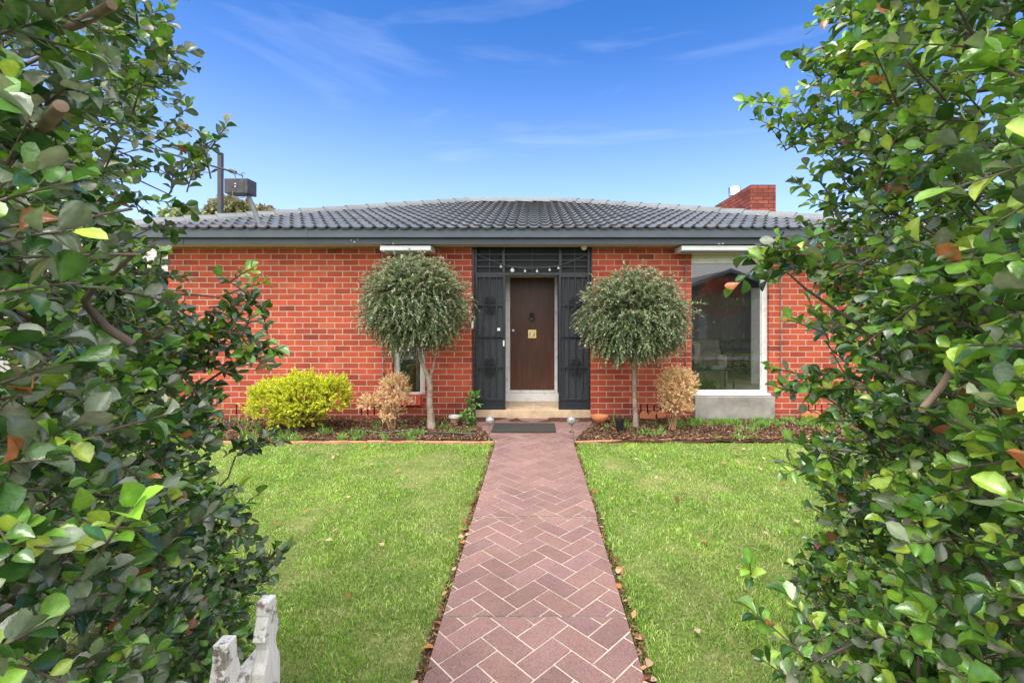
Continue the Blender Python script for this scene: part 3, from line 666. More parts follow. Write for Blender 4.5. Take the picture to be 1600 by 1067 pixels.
MB().box(2.3, 3.42, 7.65, 8.1, tz-.03, tz).obj('tabletop', 'tabletop', tt_, .004)
for x in (2.35, 3.37):
    for y in (7.7, 8.05): MB().box(x-.012, x+.012, y-.012, y+.012, rf, tz-.03).obj('leg', 'tabletop', tt_)
b = MB(); b.lathe([(.03,0),(.04,.06),(.038,.06),(.0,.05)], (2.92, 7.85, tz+.001), 14); tag(b.obj('cup', 'teal', None, smooth=True), 'small teal cup on the dark table', 'cup')
for k in range(3): tag(MB().box(3.02+.01*k, 3.24+.012*k, 7.76, 7.94, tz+.001+.014*k, tz+.013+.014*k).obj('book', ['paper', 'teal', 'paper'][k]), ['lowest white magazine in the pile on the dark table', 'teal magazine in the middle of the pile on the dark table', 'topmost white magazine on the dark table'][k], 'magazine', 'magazines on the table')
pp = thing('potted_plant', (2.72, 7.35, rf), 'leafy green houseplant in a dark pot behind the large window', 'potted plant')
px_ = (1104-HX)/F*7.35
b = MB(); b.lathe([(.11,0),(.15,.26),(.14,.26),(.13,.22),(0,.22)], (px_, 7.35, rf), 18); b.obj('pot', 'potgreen', pp, smooth=True)
nB = 40; Bb = np.array([px_, 7.35, rf+.22])+rng.normal(0, .03, (nB, 3))*[1,1,0]; Dd = rand_unit(nB); Dd[:, 2] = abs(Dd[:, 2])+.4
P, dl, nn_, tt2, st = sprigs(Bb, Dd, rng.uniform(.12, .22, nB), 9); leaves('foliage', P, dl, nn_, rng.uniform(.03, .05, len(P)), palette(len(P), [(.05,.16,.04), (.08,.22,.06)], [1,1]), 'oval', 'fine_leaf', pp)
for px in (1133.5, 1147): 
    c = pos(px, 608, 7.2); tag(MB().tube([(c.x, 7.2, rf+.001), (c.x, 7.2, c.z+.03)], .016, 10).obj('candle', 'lightwood'), 'slim pale wooden stick standing on the floor inside the large window, '+('left' if px < 1140 else 'right')+' one', 'ornament', 'wooden sticks inside the window')
# service mast on roof
ry = 6.75; base_p = pos(407, 354, 6.62); top_p = pos(386, 300, 6.62)
sm = thing('service_mast', base_p, 'leaning grey pipe on the roof carrying a black service box', 'service mast')
MB().tube([base_p+Vector((.03,0,-.08)), top_p], .032, 14).obj('pipe', 'pipe', sm, smooth=True)
c0, c1 = pos(354, 280.5, 6.55), pos(390, 303, 6.55)
bx = MB().box(c0.x, c1.x-.05, 6.50, 6.72, c1.z, c0.z).obj('service_box', 'box', sm, .004)
MB().box(c1.x-.049, c1.x, 6.50, 6.72, c1.z-.005, c0.z+.004).obj('box_lid', 'box', bx, .006)
for q_ in (.085, .125): MB().box(c0.x+.15, c0.x+.17, 6.495, 6.4995, c0.z-q_, c0.z-q_+.015).obj('bolt', 'white', bx)
hk = pos(379, 280, 6.6); MB().tube([hk, hk+Vector((0,0,.05)), hk+Vector((-.015,0,.075)), hk+Vector((.01,0,.095)), hk+Vector((.035,0,.075))], .006, 6).obj('hook', 'box', sm)
a = pos(379, 275, 6.58); e = pos(362, 268, 6.58)
oc = thing('overhead_cable', e, 'thick black overhead cable coming in from the left to the service box', 'cable')
far = Vector((e.x-2.9, e.y-1.0, e.z+1.05))
MB().tube([a, e], .008, 6).obj('tail', 'cable', oc)
MB().tube([e+(far-e)*t+Vector((0,0,-.12*math.sin(math.pi*t))) for t in np.linspace(0, 1, 14)], .014, 8).obj('line', 'cable', oc, smooth=True)
MB().tube([e+Vector((-.03,0,.012)), e+Vector((.06,0,-.02))], .026, 8).obj('clamp', 'cable', oc)
e2 = pos(365, 270, 6.47)
for k in range(2): MB().tube([e2+Vector((.0+.02*k,0,0)), e2+Vector((.04,-.02,-.06)), e2+Vector((.03,-.02,-.14)), e2+Vector((-.01,-.02,-.22)), e2+Vector((-.03+.03*k,-.02,-.33)), e2+Vector((-.03+.10*k,-.02,-.37)), e2+Vector((-.03+.2*k,.0,-.35))], .006, 6).obj('wire', 'pipe' if k else 'cable', oc, smooth=True)
tag(MB().box(*(lambda c: (c.x-.035, c.x+.035, 8.0, 8.07, 2.0, pos(342, 238, 8).z))(pos(342.5, 300, 8))).obj('metal_post', 'darkpost', None, .004), 'tall dark square post rising behind the left end of the roof', 'post')
# garland
ga = pos(745, 397, WY-.02); gb = pos(916, 398, WY-.02)
G = thing('hanging_garland', ga, 'thin wire garland with small white baubles across the transom grille', 'garland')
def gp(t): return ga.lerp(gb, t)+Vector((0, 0, -.235*4*t*(1-t)*.9))
MB().tube([gp(t) for t in np.linspace(0, 1, 24)], .0045, 6).obj('wire', 'pipe', G)
for i, t in enumerate((.22, .325, .44, .55, .665, .745)):
    p = gp(t); q = p+Vector((0, -.01, -.035))
    b = MB(); b.tube([p, q], .002, 4)
    if i == 1:
        for k in range(3): a_ = k*math.pi/3; b.box(-.032, .032, -.004-.001*k, .004+.001*k, -.008, .008, 0, Matrix.Translation(q+Vector((0,0,-.02))) @ Matrix.Rotation(a_, 4, 'Y'))
    else: b.lathe([(.004,.02),(.012,.015),(.019,0),(.014,-.015),(.002,-.021)], q+Vector((0,0,-.01)), 10)
    b.obj('star_ornament' if i == 1 else 'bauble', 'white' if i != 5 else 'soffit', G, smooth=(i != 1))
# ============================================================ SMALL THINGS BY THE DOOR
c0, c1 = (768, 676), (869, 663)
yn, yf = F*1.565/(676-HY), F*1.565/(662-HY)
b = MB(); z = PT+.006; xl, xr = (767-HX)/F*yn, (869-HX)/F*yn
b.box(xl, xr, yn, yf, z, z+.014)
for k in range(30): x = xl+.02+k*(xr-xl-.04)/29; b.box(x-.006, x+.006, yn+.02, yf-.02, z+.013, z+.018)
tag(b.obj('doormat', 'mat'), 'dark rectangular doormat in front of the porch step', 'doormat')
for px, bx_, lab, lean in ((765.5, 764, 'solar stake light with crackled glass globe at the left corner of the path', 0), (892.5, 897, 'solar stake light with crackled glass globe at the right of the path, leaning left', 1)):
    Yb = 5.66; bp_ = Vector(((bx_-HX)/F*Yb, Yb, .0)); tp = pos(px, 657, Yb)
    L_ = thing('solar_light', bp_, lab, 'garden light', 'globe lights flanking the path')
    MB().tube([bp_, tp+Vector((0,0,-.03))], .009, 8).obj('stake', 'steel', L_, smooth=True)
    MB().lathe([(.010,-.075),(.024,-.05),(.038,-.034),(.0,-.03)], tp, 14).obj('collar', 'steel', L_, smooth=True)
    MB().lathe([(.006,-.054)]+[(.055*math.sin(a_), -.055*math.cos(a_)) for a_ in np.linspace(.2, math.pi-.2, 10)]+[(.004,.0545)], tp, 18).obj('globe', 'globe', L_, smooth=True)
c = pos(937, 660, 6.55); c.z = .03
b = MB(); b.lathe([(.06,0),(.075,.01),(.11,.06),(.125,.085),(.125,.105),(.112,.105),(.10,.08),(.0,.075)], c, 28); tag(b.obj('terracotta_bowl', 'terracotta', None, smooth=True), 'wide orange terracotta bowl at the right end of the porch step', 'pot')
c = pos(710, 662, 6.55); c.z = .03
c.z += .012; sp_ = thing('small_pot', c, 'small terracotta pot with a white rim by the left tree', 'pot')
MB().lathe([(.055,0),(.07,.065),(.0,.066)], c, 20).obj('pot_body', 'terracotta_pale', sp_, smooth=True); MB().lathe([(.074,.064),(.084,.066),(.084,.09),(.06,.095),(.058,.07),(.0,.07)], c, 20).obj('rim', 'white', sp_, smooth=True)
c = pos(968, 675, 6.1); c.z = .03
tag(MB().lathe([(.045,0),(.06,.145),(.064,.145),(.064,.158),(.054,.158),(.05,.13),(.0,.12)], c, 20).obj('plastic_pot', 'black_plastic', None, smooth=True), 'small black plastic plant pot on the mulch near the path', 'pot')
for px, lab, w_ in ((1013, 'orange scalloped terracotta edging piece against the wall beside the right tree', .26), (1032, 'rounded terracotta edging piece between right tree and straw shrub', .16), (1268, 'scalloped terracotta edging piece under the right-hand wall vent', .30)):
    Y_ = WY-.04; X_ = (px-HX)/F*Y_; o_ = [(X_-w_/2, .02)]
    for k in range(21):
        t = k/20; o_.append((X_-w_/2+w_*t, .09+(.06*abs(math.sin(t*math.pi*(2 if w_ > .2 else 1)))**.7 if 1 else 0)))
    o_.append((X_+w_/2, .02)); b = MB(); b.prism(o_, Y_-.015, Y_+.015)
    tag(b.obj('edging_tile', 'terracotta', None, .002), lab, 'edging tile', 'terracotta pieces by the wall')
# edging strips
def edging(pts, lab):
    b = MB(); n_ = len(pts)
    for i in range(n_-1):
        p, q = Vector((*pts[i], 0)), Vector((*pts[i+1], 0)); d = (q-p).normalized(); s_ = Vector((-d.y, d.x, 0))*.022
        V = [p-s_, q-s_+d*-.004, q+s_+d*-.004, p+s_]; b.add([(v.x, v.y, -.03) for v in V]+[(v.x, v.y, .022+.003*math.sin(i*3)) for v in V], [(0,1,2,3), (4,5,6,7), (0,1,5,4), (1,2,6,5), (2,3,7,6), (3,0,4,7)])
    return tag(b.obj('garden_edging', 'edging', None, .004), lab, 'edging')
edging([(-5.6+.235*k, 5.63+.02*math.sin(k*.5)) for k in range(22)]+[(-.50, 5.63)], 'low terracotta edging between left lawn and garden bed')
edging([(.50+.235*k, 5.63+.21*min(1, k/9)+.01*math.sin(k*.8)) for k in range(20)], 'low terracotta edging between right lawn and garden bed')
# hose
tag(MB().tube([(-3.0+.16*k, 6.05-.012*k+.03*math.sin(k*.9), .055+.012*math.sin(k*1.7)) for k in range(15)], .009, 6).obj('drip_hose', 'black_plastic', None, smooth=True), 'thin black irrigation hose lying on the left garden bed', 'hose')
# ============================================================ VEGETATION
# --- grass
def dry(x, y): return np.clip((wob(x, y, 0, 1.5, 2.0)+.5*wob(x, y, 0, 5, 1.0)-.12+.7*np.exp(-((x+1.1)**2/.5+(y-4.9)**2/.25))+.3*wob(x, y, 0, 13, 3.0))*1.25, 0, 1)
def blades(name, X, Y, Z, hgt, wid, C, lab, kind='stuff'):
    n_ = len(X); a = rng.uniform(0, 2*np.pi, n_); lean = rng.uniform(.1, 1.0, n_); la = rng.uniform(0, 2*np.pi, n_)
    side = np.stack([np.cos(a), np.sin(a), 0*a], 1)*wid[:, None]; ln = np.stack([np.cos(la), np.sin(la), 0*a], 1)*(lean*hgt)[:, None]; up = np.array([0,0,1.0])
    B = np.stack([X, Y, Z], 1)
    V = np.stack([B-side, B+side, B+ln*.35+up*(hgt*.6)[:, None]+side*.8, B+ln*.35+up*(hgt*.6)[:, None]-side*.8, B+ln+up*(hgt*(1.05-.35*lean))[:, None]], 1)
    Fb = np.array([(0,1,2), (0,2,3), (3,2,4)]); Fa = (Fb[None]+(np.arange(n_)*5)[:, None, None]).reshape(-1, 3)
    o = npmesh(name, V.reshape(-1, 3), Fa, 'grass', None, np.repeat(C, 5, 0), True); return tag(o, lab, None, None, kind)
def lawn(x0, x1, n_, lab):
    x0_, x1_ = min(x0, x1), max(x0, x1)
    Y = 1.3+(5.62-1.3)*rng.random(n_)**1.25; X = rng.uniform(x0_, x1_, n_)
    keep = np.abs(X) < Y*1.25+.3; X, Y = X[keep], Y[keep]
    d = dry(X, Y)*.85; keep = rng.random(len(X)) > d*.7+.35*(wob(X, Y, 0, 23, 2.0) > .38); X, Y, d = X[keep], Y[keep], d[keep]; k = len(X)
    C = palette(k, [(.16,.29,.04), (.25,.41,.06), (.36,.52,.10), (.46,.50,.18), (.66,.58,.36)], [3,4,3.4,1.0,1.3], .2)
    C = C*(1-d[:, None]*.6)+np.array([.55,.48,.27])*d[:, None]*.6
    v_ = wob(X, Y, 0, 6.5, 5.0); v2_ = wob(X, Y, 0, 2.1, 8.0); C = np.clip(C*(1+.20*v_[:, None]+.14*v2_[:, None])*np.array([.93, 1.0, .95])+np.array([.04, .02, .0])*np.clip(v2_, 0, 1)[:, None], 0, 1)
    h = (1+.3*v_)*rng.uniform(.014, .036, k)*(1-.45*d)*(1+.25*wob(X, Y, 0, 2.2, 4)); w_ = rng.uniform(.0012, .0024, k)*(1+Y*.12)
    edge = np.minimum(abs(X-PXL), abs(X-PXR)); h *= np.where(edge < .12, 1.25, 1)
    blades('grass', X, Y, np.zeros(k)-.008, h, w_, C, lab)
lawn(PXL-.012, -4.6, 230000, 'grass blades of the left lawn'); lawn(PXR+.012, 4.6, 230000, 'grass blades of the right lawn')
# weeds in beds
def weeds():
    cl = []
    for i in range(95):
        x = rng.uniform(-5.0, 4.9); y = rng.uniform(5.72, 6.7)
        if abs(x) < .5+(y-5.6)*.5: continue
        cl.append((x, y, rng.uniform(.03, .13), rng.uniform(.5, 1)))
    for i in range(110): cl.append((rng.uniform(1.9, 4.9), rng.uniform(6.35, 6.72), .09, .7))
    for i in range(46): cl.append((rng.uniform(-5.2, -1.4), rng.uniform(5.60, 6.05), rng.uniform(.04, .13), rng.uniform(.5, 1.1)))
    X = []; Y = []; Hh = []
    for x, y, r, s_ in cl:
        k = 26; X.append(rng.normal(x, r*.45, k)); Y.append(rng.normal(y, r*.3, k)); Hh.append(rng.uniform(.05, .14, k)*s_)
    X, Y, Hh = map(np.concatenate, (X, Y, Hh)); k = len(X)
    return X, Y, Hh
X, Y, Hh = weeds(); blades('weeds', X, Y, np.full(len(X), .02), Hh, rng.uniform(.003, .006, len(X)), palette(len(X), [(.12,.30,.05), (.20,.40,.08), (.30,.42,.12)], [2,3,1]), 'bright green weeds growing in the garden beds')
# mulch chips
def chips(n_):
    X = rng.uniform(-5.6, 5.2, n_); Y = rng.uniform(5.68, 6.82, n_); keep = np.abs(X) > .5+(Y-5.6)*.36; X, Y = X[keep], Y[keep]; k = len(X)
    B = np.stack([X, Y, .028+.02*wob(X, Y, 0, 3.1)+rng.uniform(0, .018, k)], 1); a = unit(rng.normal(size=(k, 3))*[1,1,.35]); u = unit(np.cross(a, rng.normal(size=(k, 3))*[.4,.4,1]))
    L_ = rng.uniform(.008, .026, (k, 1)); w_ = rng.uniform(.003, .008, (k, 1))
    V = np.stack([B-a*L_-u*w_, B+a*L_-u*w_*.6, B+a*L_*.8+u*w_, B-a*L_*.9+u*w_*.9], 1)
    Fa = np.arange(k*4).reshape(k, 4)
    return tag(npmesh('mulch', V.reshape(-1, 3), Fa, 'chip', None, np.repeat(palette(k, [(.07,.038,.022), (.14,.078,.045), (.22,.135,.08), (.38,.27,.17)], [3,4,2,.7], .3), 4, 0)), 'brown bark mulch covering the garden beds', None, None, 'stuff')
chips(38000)
# debris along the path edges
def litter():
    k = 2600; sd_ = rng.choice([-1, 1], k); Y = 1.4+4.2*rng.random(k)**1.3; X = sd_*(.475+rng.uniform(.002, .045, k)); B = np.stack([X, Y, .0+rng.uniform(0, .018, k)], 1)
    a = unit(rng.normal(size=(k, 3))*[1,1,.4]); u = unit(np.cross(a, rng.normal(size=(k, 3))*[.4,.4,1])); L_ = rng.uniform(.006, .016, (k, 1)); w_ = rng.uniform(.003, .008, (k, 1))
    V = np.stack([B-a*L_-u*w_, B+a*L_-u*w_*.6, B+a*L_*.8+u*w_, B-a*L_*.9+u*w_*.9], 1)
    tag(npmesh('leaf_litter', V.reshape(-1, 3), np.arange(k*4).reshape(k, 4), 'chip', None, np.repeat(palette(k, [(.06,.03,.02), (.14,.075,.04), (.3,.17,.09)], [3,2,1], .3), 4, 0)), 'brown leaf litter in the grooves beside the path', None, None, 'stuff')
litter()
# individual fallen leaves
protos = []
for k in range(6):
    T, TF = TM['obovate']; V = T.copy(); V[:, 0] *= rng.uniform(.6, .95); V[:, 2] = V[:, 0]**2*rng.uniform(.8, 2.0)+.25*V[:, 1]*(1-V[:, 1])*rng.uniform(-.5, 1.2); V[:, 1] -= .5
    col = [(.55,.30,.16), (.36,.15,.07), (.60,.40,.26), (.18,.075,.04), (.50,.22,.08), (.62,.48,.34)][k]
    o = npmesh('fallen_leaf', V, TF, 'dry_leaf', None, np.tile(np.array(col)*rng.uniform(.8, 1.1), (len(V), 1)), True); protos.append(o)
spots = []
for k in range(20): spots.append((-.475-rng.uniform(-.005, .055), 1.85+2.0*rng.random()**1.6, 'edge_l', .028, rng.uniform(.04, .075)))
for k in range(18): spots.append((.475+rng.uniform(-.005, .055), 1.85+2.3*rng.random()**1.5, 'edge_r', .028, rng.uniform(.04, .075)))
for k in range(24): spots.append((rng.uniform(-2.6, -.6), rng.uniform(2.3, 5.4), 'lawn_l', .035, rng.uniform(.04, .075)))
for k in range(34): spots.append((rng.uniform(.6, 2.8), rng.uniform(2.1, 5.4), 'lawn_r', .035, rng.uniform(.04, .075)))
labs = {'edge_l': 'dry curled leaf lodged along the left edge of the path', 'edge_r': 'dry curled leaf lodged along the right edge of the path', 'lawn_l': 'dry brown leaf lying on the left lawn', 'lawn_r': 'dry brown leaf lying on the right lawn'}
grp = {'edge_l': 'leaves along the left path edge', 'edge_r': 'leaves along the right path edge', 'lawn_l': 'leaves on the left lawn', 'lawn_r': 'leaves on the right lawn'}
for i, (x, y, g_, z, s_) in enumerate(spots):
    o = protos[i] if i < 6 else protos[i % 6].copy()
    if i >= 6: COL.objects.link(o)
    o.location = (x, y, z); o.scale = (s_,)*3; o.rotation_euler = (rng.uniform(-.35, .35), rng.uniform(-.35, .35), rng.uniform(0, 6.28)); tag(o, labs[g_], 'leaf', grp[g_])
# --- mophead trees
def moptree(base, trunk, cc, rad, lab, seed, label_trunk=None):
    t = thing('standard_tree', base, lab, 'tree', 'mophead trees flanking the door')
    tb = MB()
    for pts, rr in trunk: tb.tube(pts, rr, 12)
    tb.obj('trunk', 'bark', t, smooth=True)
    cc = np.array(cc); rad = np.array(rad); n_ = 3700
    d = rand_unit(n_); d[:, 2] = np.where(d[:, 2] < -.95, -d[:, 2]*.5, d[:, 2]); d = unit(d)
    f = rng.uniform(.12, 1.0, n_)**.55; lump = 1+.17*wob(d[:, 0]*3, d[:, 1]*3, d[:, 2]*3, 2.3, seed)+.07*rng.normal(size=n_)
    B = cc+d*rad*(f*lump)[:, None]*.88
    g = d*np.array([.75, .35, .5])+np.array([0, 0, .15])+rng.normal(0, .5, (n_, 3)); g[:, 2] -= np.where(d[:, 2] < .2, .55, .0)*1.2
    P, dl, nn_, tt2, st = sprigs(B, g, rng.uniform(.10, .2, n_), 22, .75, .35)
    outer = np.repeat(f, 22); top = np.repeat(d[:, 2], 22)
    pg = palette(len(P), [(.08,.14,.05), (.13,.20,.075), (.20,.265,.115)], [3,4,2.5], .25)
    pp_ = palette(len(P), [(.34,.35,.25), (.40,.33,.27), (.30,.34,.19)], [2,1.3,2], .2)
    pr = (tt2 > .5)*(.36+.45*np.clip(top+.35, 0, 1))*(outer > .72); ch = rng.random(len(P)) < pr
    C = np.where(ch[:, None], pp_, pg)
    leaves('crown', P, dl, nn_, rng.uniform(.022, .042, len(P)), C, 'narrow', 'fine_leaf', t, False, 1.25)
    k = 260; d2 = rand_unit(k); tip = cc+d2*rad*.85; st2 = cc-np.array([0, 0, rad[2]*.75])+rng.normal(0, .03, (k, 3))
    tq = np.linspace(0, 1, 6)[None, :, None]; Pq = st2[:, None]*(1-tq)+tip[:, None]*tq+np.array([0, 0, .12])*np.sin(tq*np.pi)
    tubes('branches', Pq, np.tile(np.linspace(.012, .003, 6), (k, 1)), 'twig', t, 4)
    tubes('twigs', st, np.tile(np.linspace(.002, .001, 5), (len(st), 1)), 'twig', t, 3)
TY = 6.3
q = lambda px, py, dy=0: pos(px, py, TY+dy)
moptree((q(672, 660).x, TY, .0), [([q(674, 668), q(673, 650), q(671, 628), q(672, 606), q(670, 590)], [.062, .047, .042, .040, .040]), ([q(670, 592), q(664, 578), q(657, 560), q(656, 535), q(660, 500)], [.038, .030, .027, .024, .014]), ([q(671, 594), q(676, 578), q(679, 562), q(684, 540)], [.028, .016, .014, .010])],
        (q(653, 472).x, TY-.13, q(653, 472).z), (.74, .55, .66), 'round clipped tree with a crooked forked trunk left of the door', 1.3)
moptree((q(992, 660).x, TY, .0), [([q(993, 668), q(993, 648), q(991, 620), q(991, 590), q(990, 560), q(988, 500)], [.046, .034, .030, .028, .026, .016])],
        (q(988, 492).x, TY-.13, q(988, 492).z), (.77, .55, .65), 'round clipped tree with a thin straight trunk right of the door', 4.1)
# --- golden shrub
def shrub(name, base, lobes, n_, lab, cat, cols, pr, mat, ls, sl, nl, kind='narrow', grp_=None, wd=1.3, stems=40, twig='twig', up=.5, ang=.8):
    t = thing(name, base, lab, cat, grp_)
    Bs = []; Ds = []
    for (cx, cy, cz, rx, ry_, rz, wgt) in lobes:
        k = int(n_*wgt); d = rand_unit(k); d[:, 2] = np.where(d[:, 2] < -.6, -d[:, 2], d[:, 2])
        f = rng.uniform(.35, 1, k)**.6*(1+.22*wob(d[:, 0]*3, d[:, 1]*3, d[:, 2]*3, 1.8, cx*7)); Bs.append(np.array([cx, cy, cz])+d*np.array([rx, ry_, rz])*f[:, None]*.86); Ds.append(d+np.array([0, 0, up])+rng.normal(0, .35, (k, 3)))
    B = np.concatenate(Bs); Dd = np.concatenate(Ds)
    P, dl, nn_, tt2, st = sprigs(B, Dd, rng.uniform(sl*.7, sl*1.3, len(B)), nl, ang)
    C = palette(len(P), cols, pr, .2)
    leaves('foliage', P, dl, nn_, rng.uniform(ls*.7, ls*1.3, len(P)), C, kind, mat, t, False, wd)
    idx = rng.choice(len(B), stems); tq = np.linspace(0, 1, 6)[None, :, None]; b0 = np.array(base)+rng.normal(0, .03, (stems, 3))*[1,1,0]
    Pq = b0[:, None]*(1-tq)+B[idx][:, None]*tq+np.array([0, 0, .05])*np.sin(tq*np.pi); tubes('branches', Pq, np.tile(np.linspace(.009, .003, 6), (stems, 1)), twig, t, 5)
    tubes('twigs', st, np.tile(np.linspace(.0018, .001, 5), (len(st), 1)), twig, t, 3)
    return t
GY = 6.15
def lobe(px, py, rx, ry_, rz, w_, Y_=GY): p = pos(px, py, Y_); return (p.x, Y_, p.z, rx/F*Y_, ry_, rz/F*Y_, w_)
b0 = pos(465, 674, GY); shrub('golden_shrub', (b0.x, GY, .02), [lobe(425, 630, 38, .3, 36, .28), lobe(470, 622, 46, .38, 40, .38), lobe(518, 622, 28, .28, 34, .2), lobe(462, 652, 46, .3, 22, .14)], 2600,
    'dense yellow-green shrub in the left garden bed', 'shrub', [(.62,.66,.04), (.75,.76,.08), (.45,.54,.035), (.20,.27,.03)], [4,4,2,.6], 'gold_leaf', .026, .08, 20, up=.6)
cs = [(.86,.64,.38), (.92,.75,.50), (.72,.48,.25), (.5,.3,.14)]
DYs = 6.2; b0 = pos(612, 672, DYs); shrub('dead_shrub', (b0.x, DYs, .02), [lobe(617, 614, 25, .17, 29, .6, DYs), lobe(578, 632, 16, .1, 12, .16, DYs), lobe(612, 645, 15, .13, 17, .2, DYs)], 560,
    'straw-brown dead shrub in front of the narrow window', 'dead shrub', cs, [4,4,2,1], 'dry_leaf', .024, .085, 13, grp_='dead shrubs', stems=16, twig='twig_dry')
b0 = pos(1052, 668, DYs); shrub('dead_shrub', (b0.x, DYs, .02), [lobe(1058, 603, 32, .2, 28, .62, DYs), lobe(1056, 632, 24, .18, 20, .33, DYs)], 850,
    'straw-brown dead shrub at the left corner of the large window', 'dead shrub', cs, [4,4,2,1], 'dry_leaf', .024, .085, 13, grp_='dead shrubs', stems=16, twig='twig_dry')
gl = [(.10,.26,.04), (.16,.36,.06), (.07,.18,.03)]
b0 = pos(739, 638, 6.7); shrub('leafy_weed', (b0.x, 6.72, .03), [lobe(740, 628, 8, .06, 11, .6, 6.7)], 22, 'small broad-leaved green plant climbing at the left end of the porch step', 'plant', gl, [3,3,1], 'fine_leaf', .06, .06, 4, 'oval', wd=1.5, stems=8)
b0 = pos(729, 662, 6.4); shrub('leafy_weed', (b0.x, 6.4, .03), [lobe(729, 656, 11, .1, 7, .6, 6.4)], 36, 'low broad-leaved green plant beside the small white-rimmed pot', 'plant', gl, [3,3,1], 'fine_leaf', .045, .05, 4, 'oval', wd=1.5, stems=8)
# --- the boundary hedge either side of the gate
HC = [(.032,.088,.018), (.062,.155,.027), (.135,.285,.038), (.33,.48,.06), (.135,.175,.105), (.24,.28,.19), (.36,.13,.05)]
def hedge(sgn, face, name, lab, ymin, ymax, zmax, spec, pr, ntips, seed, xout=2.5):
    t = thing(name, (sgn*1.3, (ymin+ymax)/2, 0), lab, 'hedge', 'hedge bushes either side of the gate opening')
    # branch tips on the inner face, the camera-facing side and the far side of the mass
    n1, n2, n3 = int(ntips*.66), int(ntips*.20), int(ntips*.14)
    y = rng.uniform(ymin, ymax, n1); z = rng.uniform(.02, zmax, n1); dep = rng.random(n1)**1.7*.42
    x = face(y, z)+dep+.07*wob(y, z, 0, 5, seed)+rng.normal(0, .03, n1); out1 = np.stack([-np.ones(n1), rng.normal(0, .5, n1), rng.normal(.25, .45, n1)], 1)
    x2 = rng.uniform(.0, 1, n2)**1.0*(xout-.9)+face(ymin, 1.2)+.1; y2 = ymin+rng.random(n2)*.25-.03; z2 = rng.uniform(.05, zmax, n2); out2 = np.stack([rng.normal(-.3, .4, n2), -np.ones(n2), rng.normal(.25, .45, n2)], 1)
    x3 = rng.uniform(.0, 1, n3)*(xout-.9)+face(ymax, 1.2)+.1; y3 = ymax+rng.normal(.02, .06, n3); z3 = rng.uniform(.05, zmax, n3); out3 = np.stack([rng.normal(0, .5, n3), np.ones(n3), rng.normal(.25, .45, n3)], 1)
    X_ = np.concatenate([x, x2, x3]); Y_ = np.concatenate([y, y2, y3]); Z_ = np.concatenate([z, z2, z3]); O_ = np.concatenate([out1, out2, out3])
    tip = np.stack([sgn*X_, Y_, Z_], 1); O_[:, 0] *= sgn
    ok = rng.random(len(tip)) > np.clip((tip[:, 2]-1.7)*.75, 0, .42)*(1.0 if sgn < 0 else .6); tip = tip[ok]; O_ = O_[ok]
    # stray shoots that poke out of the mass
    sp_t = []; sp_o = []
    for (px, py, Yy, L_, dxx, dzz) in spec:
        p = np.array(pos(px, py, Yy)); dd = unit(np.array([dxx, .1, dzz]))
        for kk in range(5):
            sp_t.append(p-dd*L_*kk*.22+rng.normal(0, .018, 3)); sp_o.append(dd+rng.normal(0, .4, 3))
    if spec: tip = np.concatenate([tip, np.array(sp_t)]); O_ = np.concatenate([O_, np.array(sp_o)])
    nl = 11; L_ = rng.uniform(.09, .17, len(tip)); D_ = unit(O_+rng.normal(0, .3, O_.shape)); B = tip-D_*L_[:, None]*.7
    P, dl, nn_, tt2, st = sprigs(B, D_, L_, nl, 1.0, .08)
    Cp = palette(len(P), HC, pr, .22)
    yg = np.repeat(rng.random(len(tip)) < .16, nl)&(tt2 > .35); Cp = np.where(yg[:, None], palette(len(P), [(.22,.42,.045), (.38,.50,.07), (.14,.31,.035)], [3,1.2,3], .15), Cp)
    sz = rng.uniform(.022, .051, len(P))*rng.uniform(.85, 1.12, len(P)); keep = rng.random(len(P)) > .06
    leaves('foliage', P[keep], dl[keep], nn_[keep], sz[keep], Cp[keep], 'obovate', 'hedge_leaf', t, True, rng.uniform(.85, 1.2, keep.sum()))
    tubes('twigs', st, np.tile(np.linspace(.0028, .0012, 5), (len(st), 1)), 'twig', t, 4)
    # limbs feeding the tips
    k = min(260, len(tip)); idx = rng.choice(len(tip), k, replace=False); bt = B[idx]
    rt = np.stack([bt[:, 0]+sgn*rng.uniform(.1, .5, k), bt[:, 1]*.6+.4*(ymin+ymax)/2+rng.normal(0, .05, k), np.maximum(.0, bt[:, 2]+rng.uniform(-.5, .12, k))], 1)
    tq = np.linspace(0, 1, 7)[None, :, None]; Pq = rt[:, None]*(1-tq)+bt[:, None]*tq+np.sin(tq*np.pi)*rng.normal(0, .035, (k, 1, 3))+rng.normal(0, .006, (k, 7, 3))
    tubes('branches', Pq, np.tile(np.linspace(.0065, .0025, 7), (k, 1))*rng.uniform(.6, 1.4, (k, 1)), 'twig', t, 5)
    tb = MB()
    for j in range(9):
        x0 = sgn*(face(ymax, .3)+rng.uniform(.45, 1.2)); y0 = rng.uniform(ymin+.2, ymax-.1); pts = [(x0, y0, -.03)]
        for kk in range(7): pts.append((pts[-1][0]+rng.normal(0, .05), pts[-1][1]+rng.normal(0, .04), pts[-1][2]+zmax/7.2))
        tb.tube(pts, list(np.linspace(.024, .006, 8)), 7)
    tb.obj('trunk', 'twig', t, smooth=True)
    return t
def lf(y, z):
    d = np.interp(z, [0, .7, 1.2, 1.6, 1.94, 2.31, 2.8], [-.08, -.10, .06, .20, .46, .24, .26]); return .60+.44*(np.clip(y, .4, 9)-.5)+d*np.clip((y-.5)/1.25, 0, 1)
def rf_(y, z):
    d = np.interp(z, [0, .4, .9, 1.3, 1.6, 1.9, 2.2, 2.5, 2.8], [-.02, .0, .09, .13, .12, .12, .03, .08, .14]); return .62+.31*(np.clip(y, .4, 9)-.5)+d*np.clip((y-.5)/1.25, 0, 1)
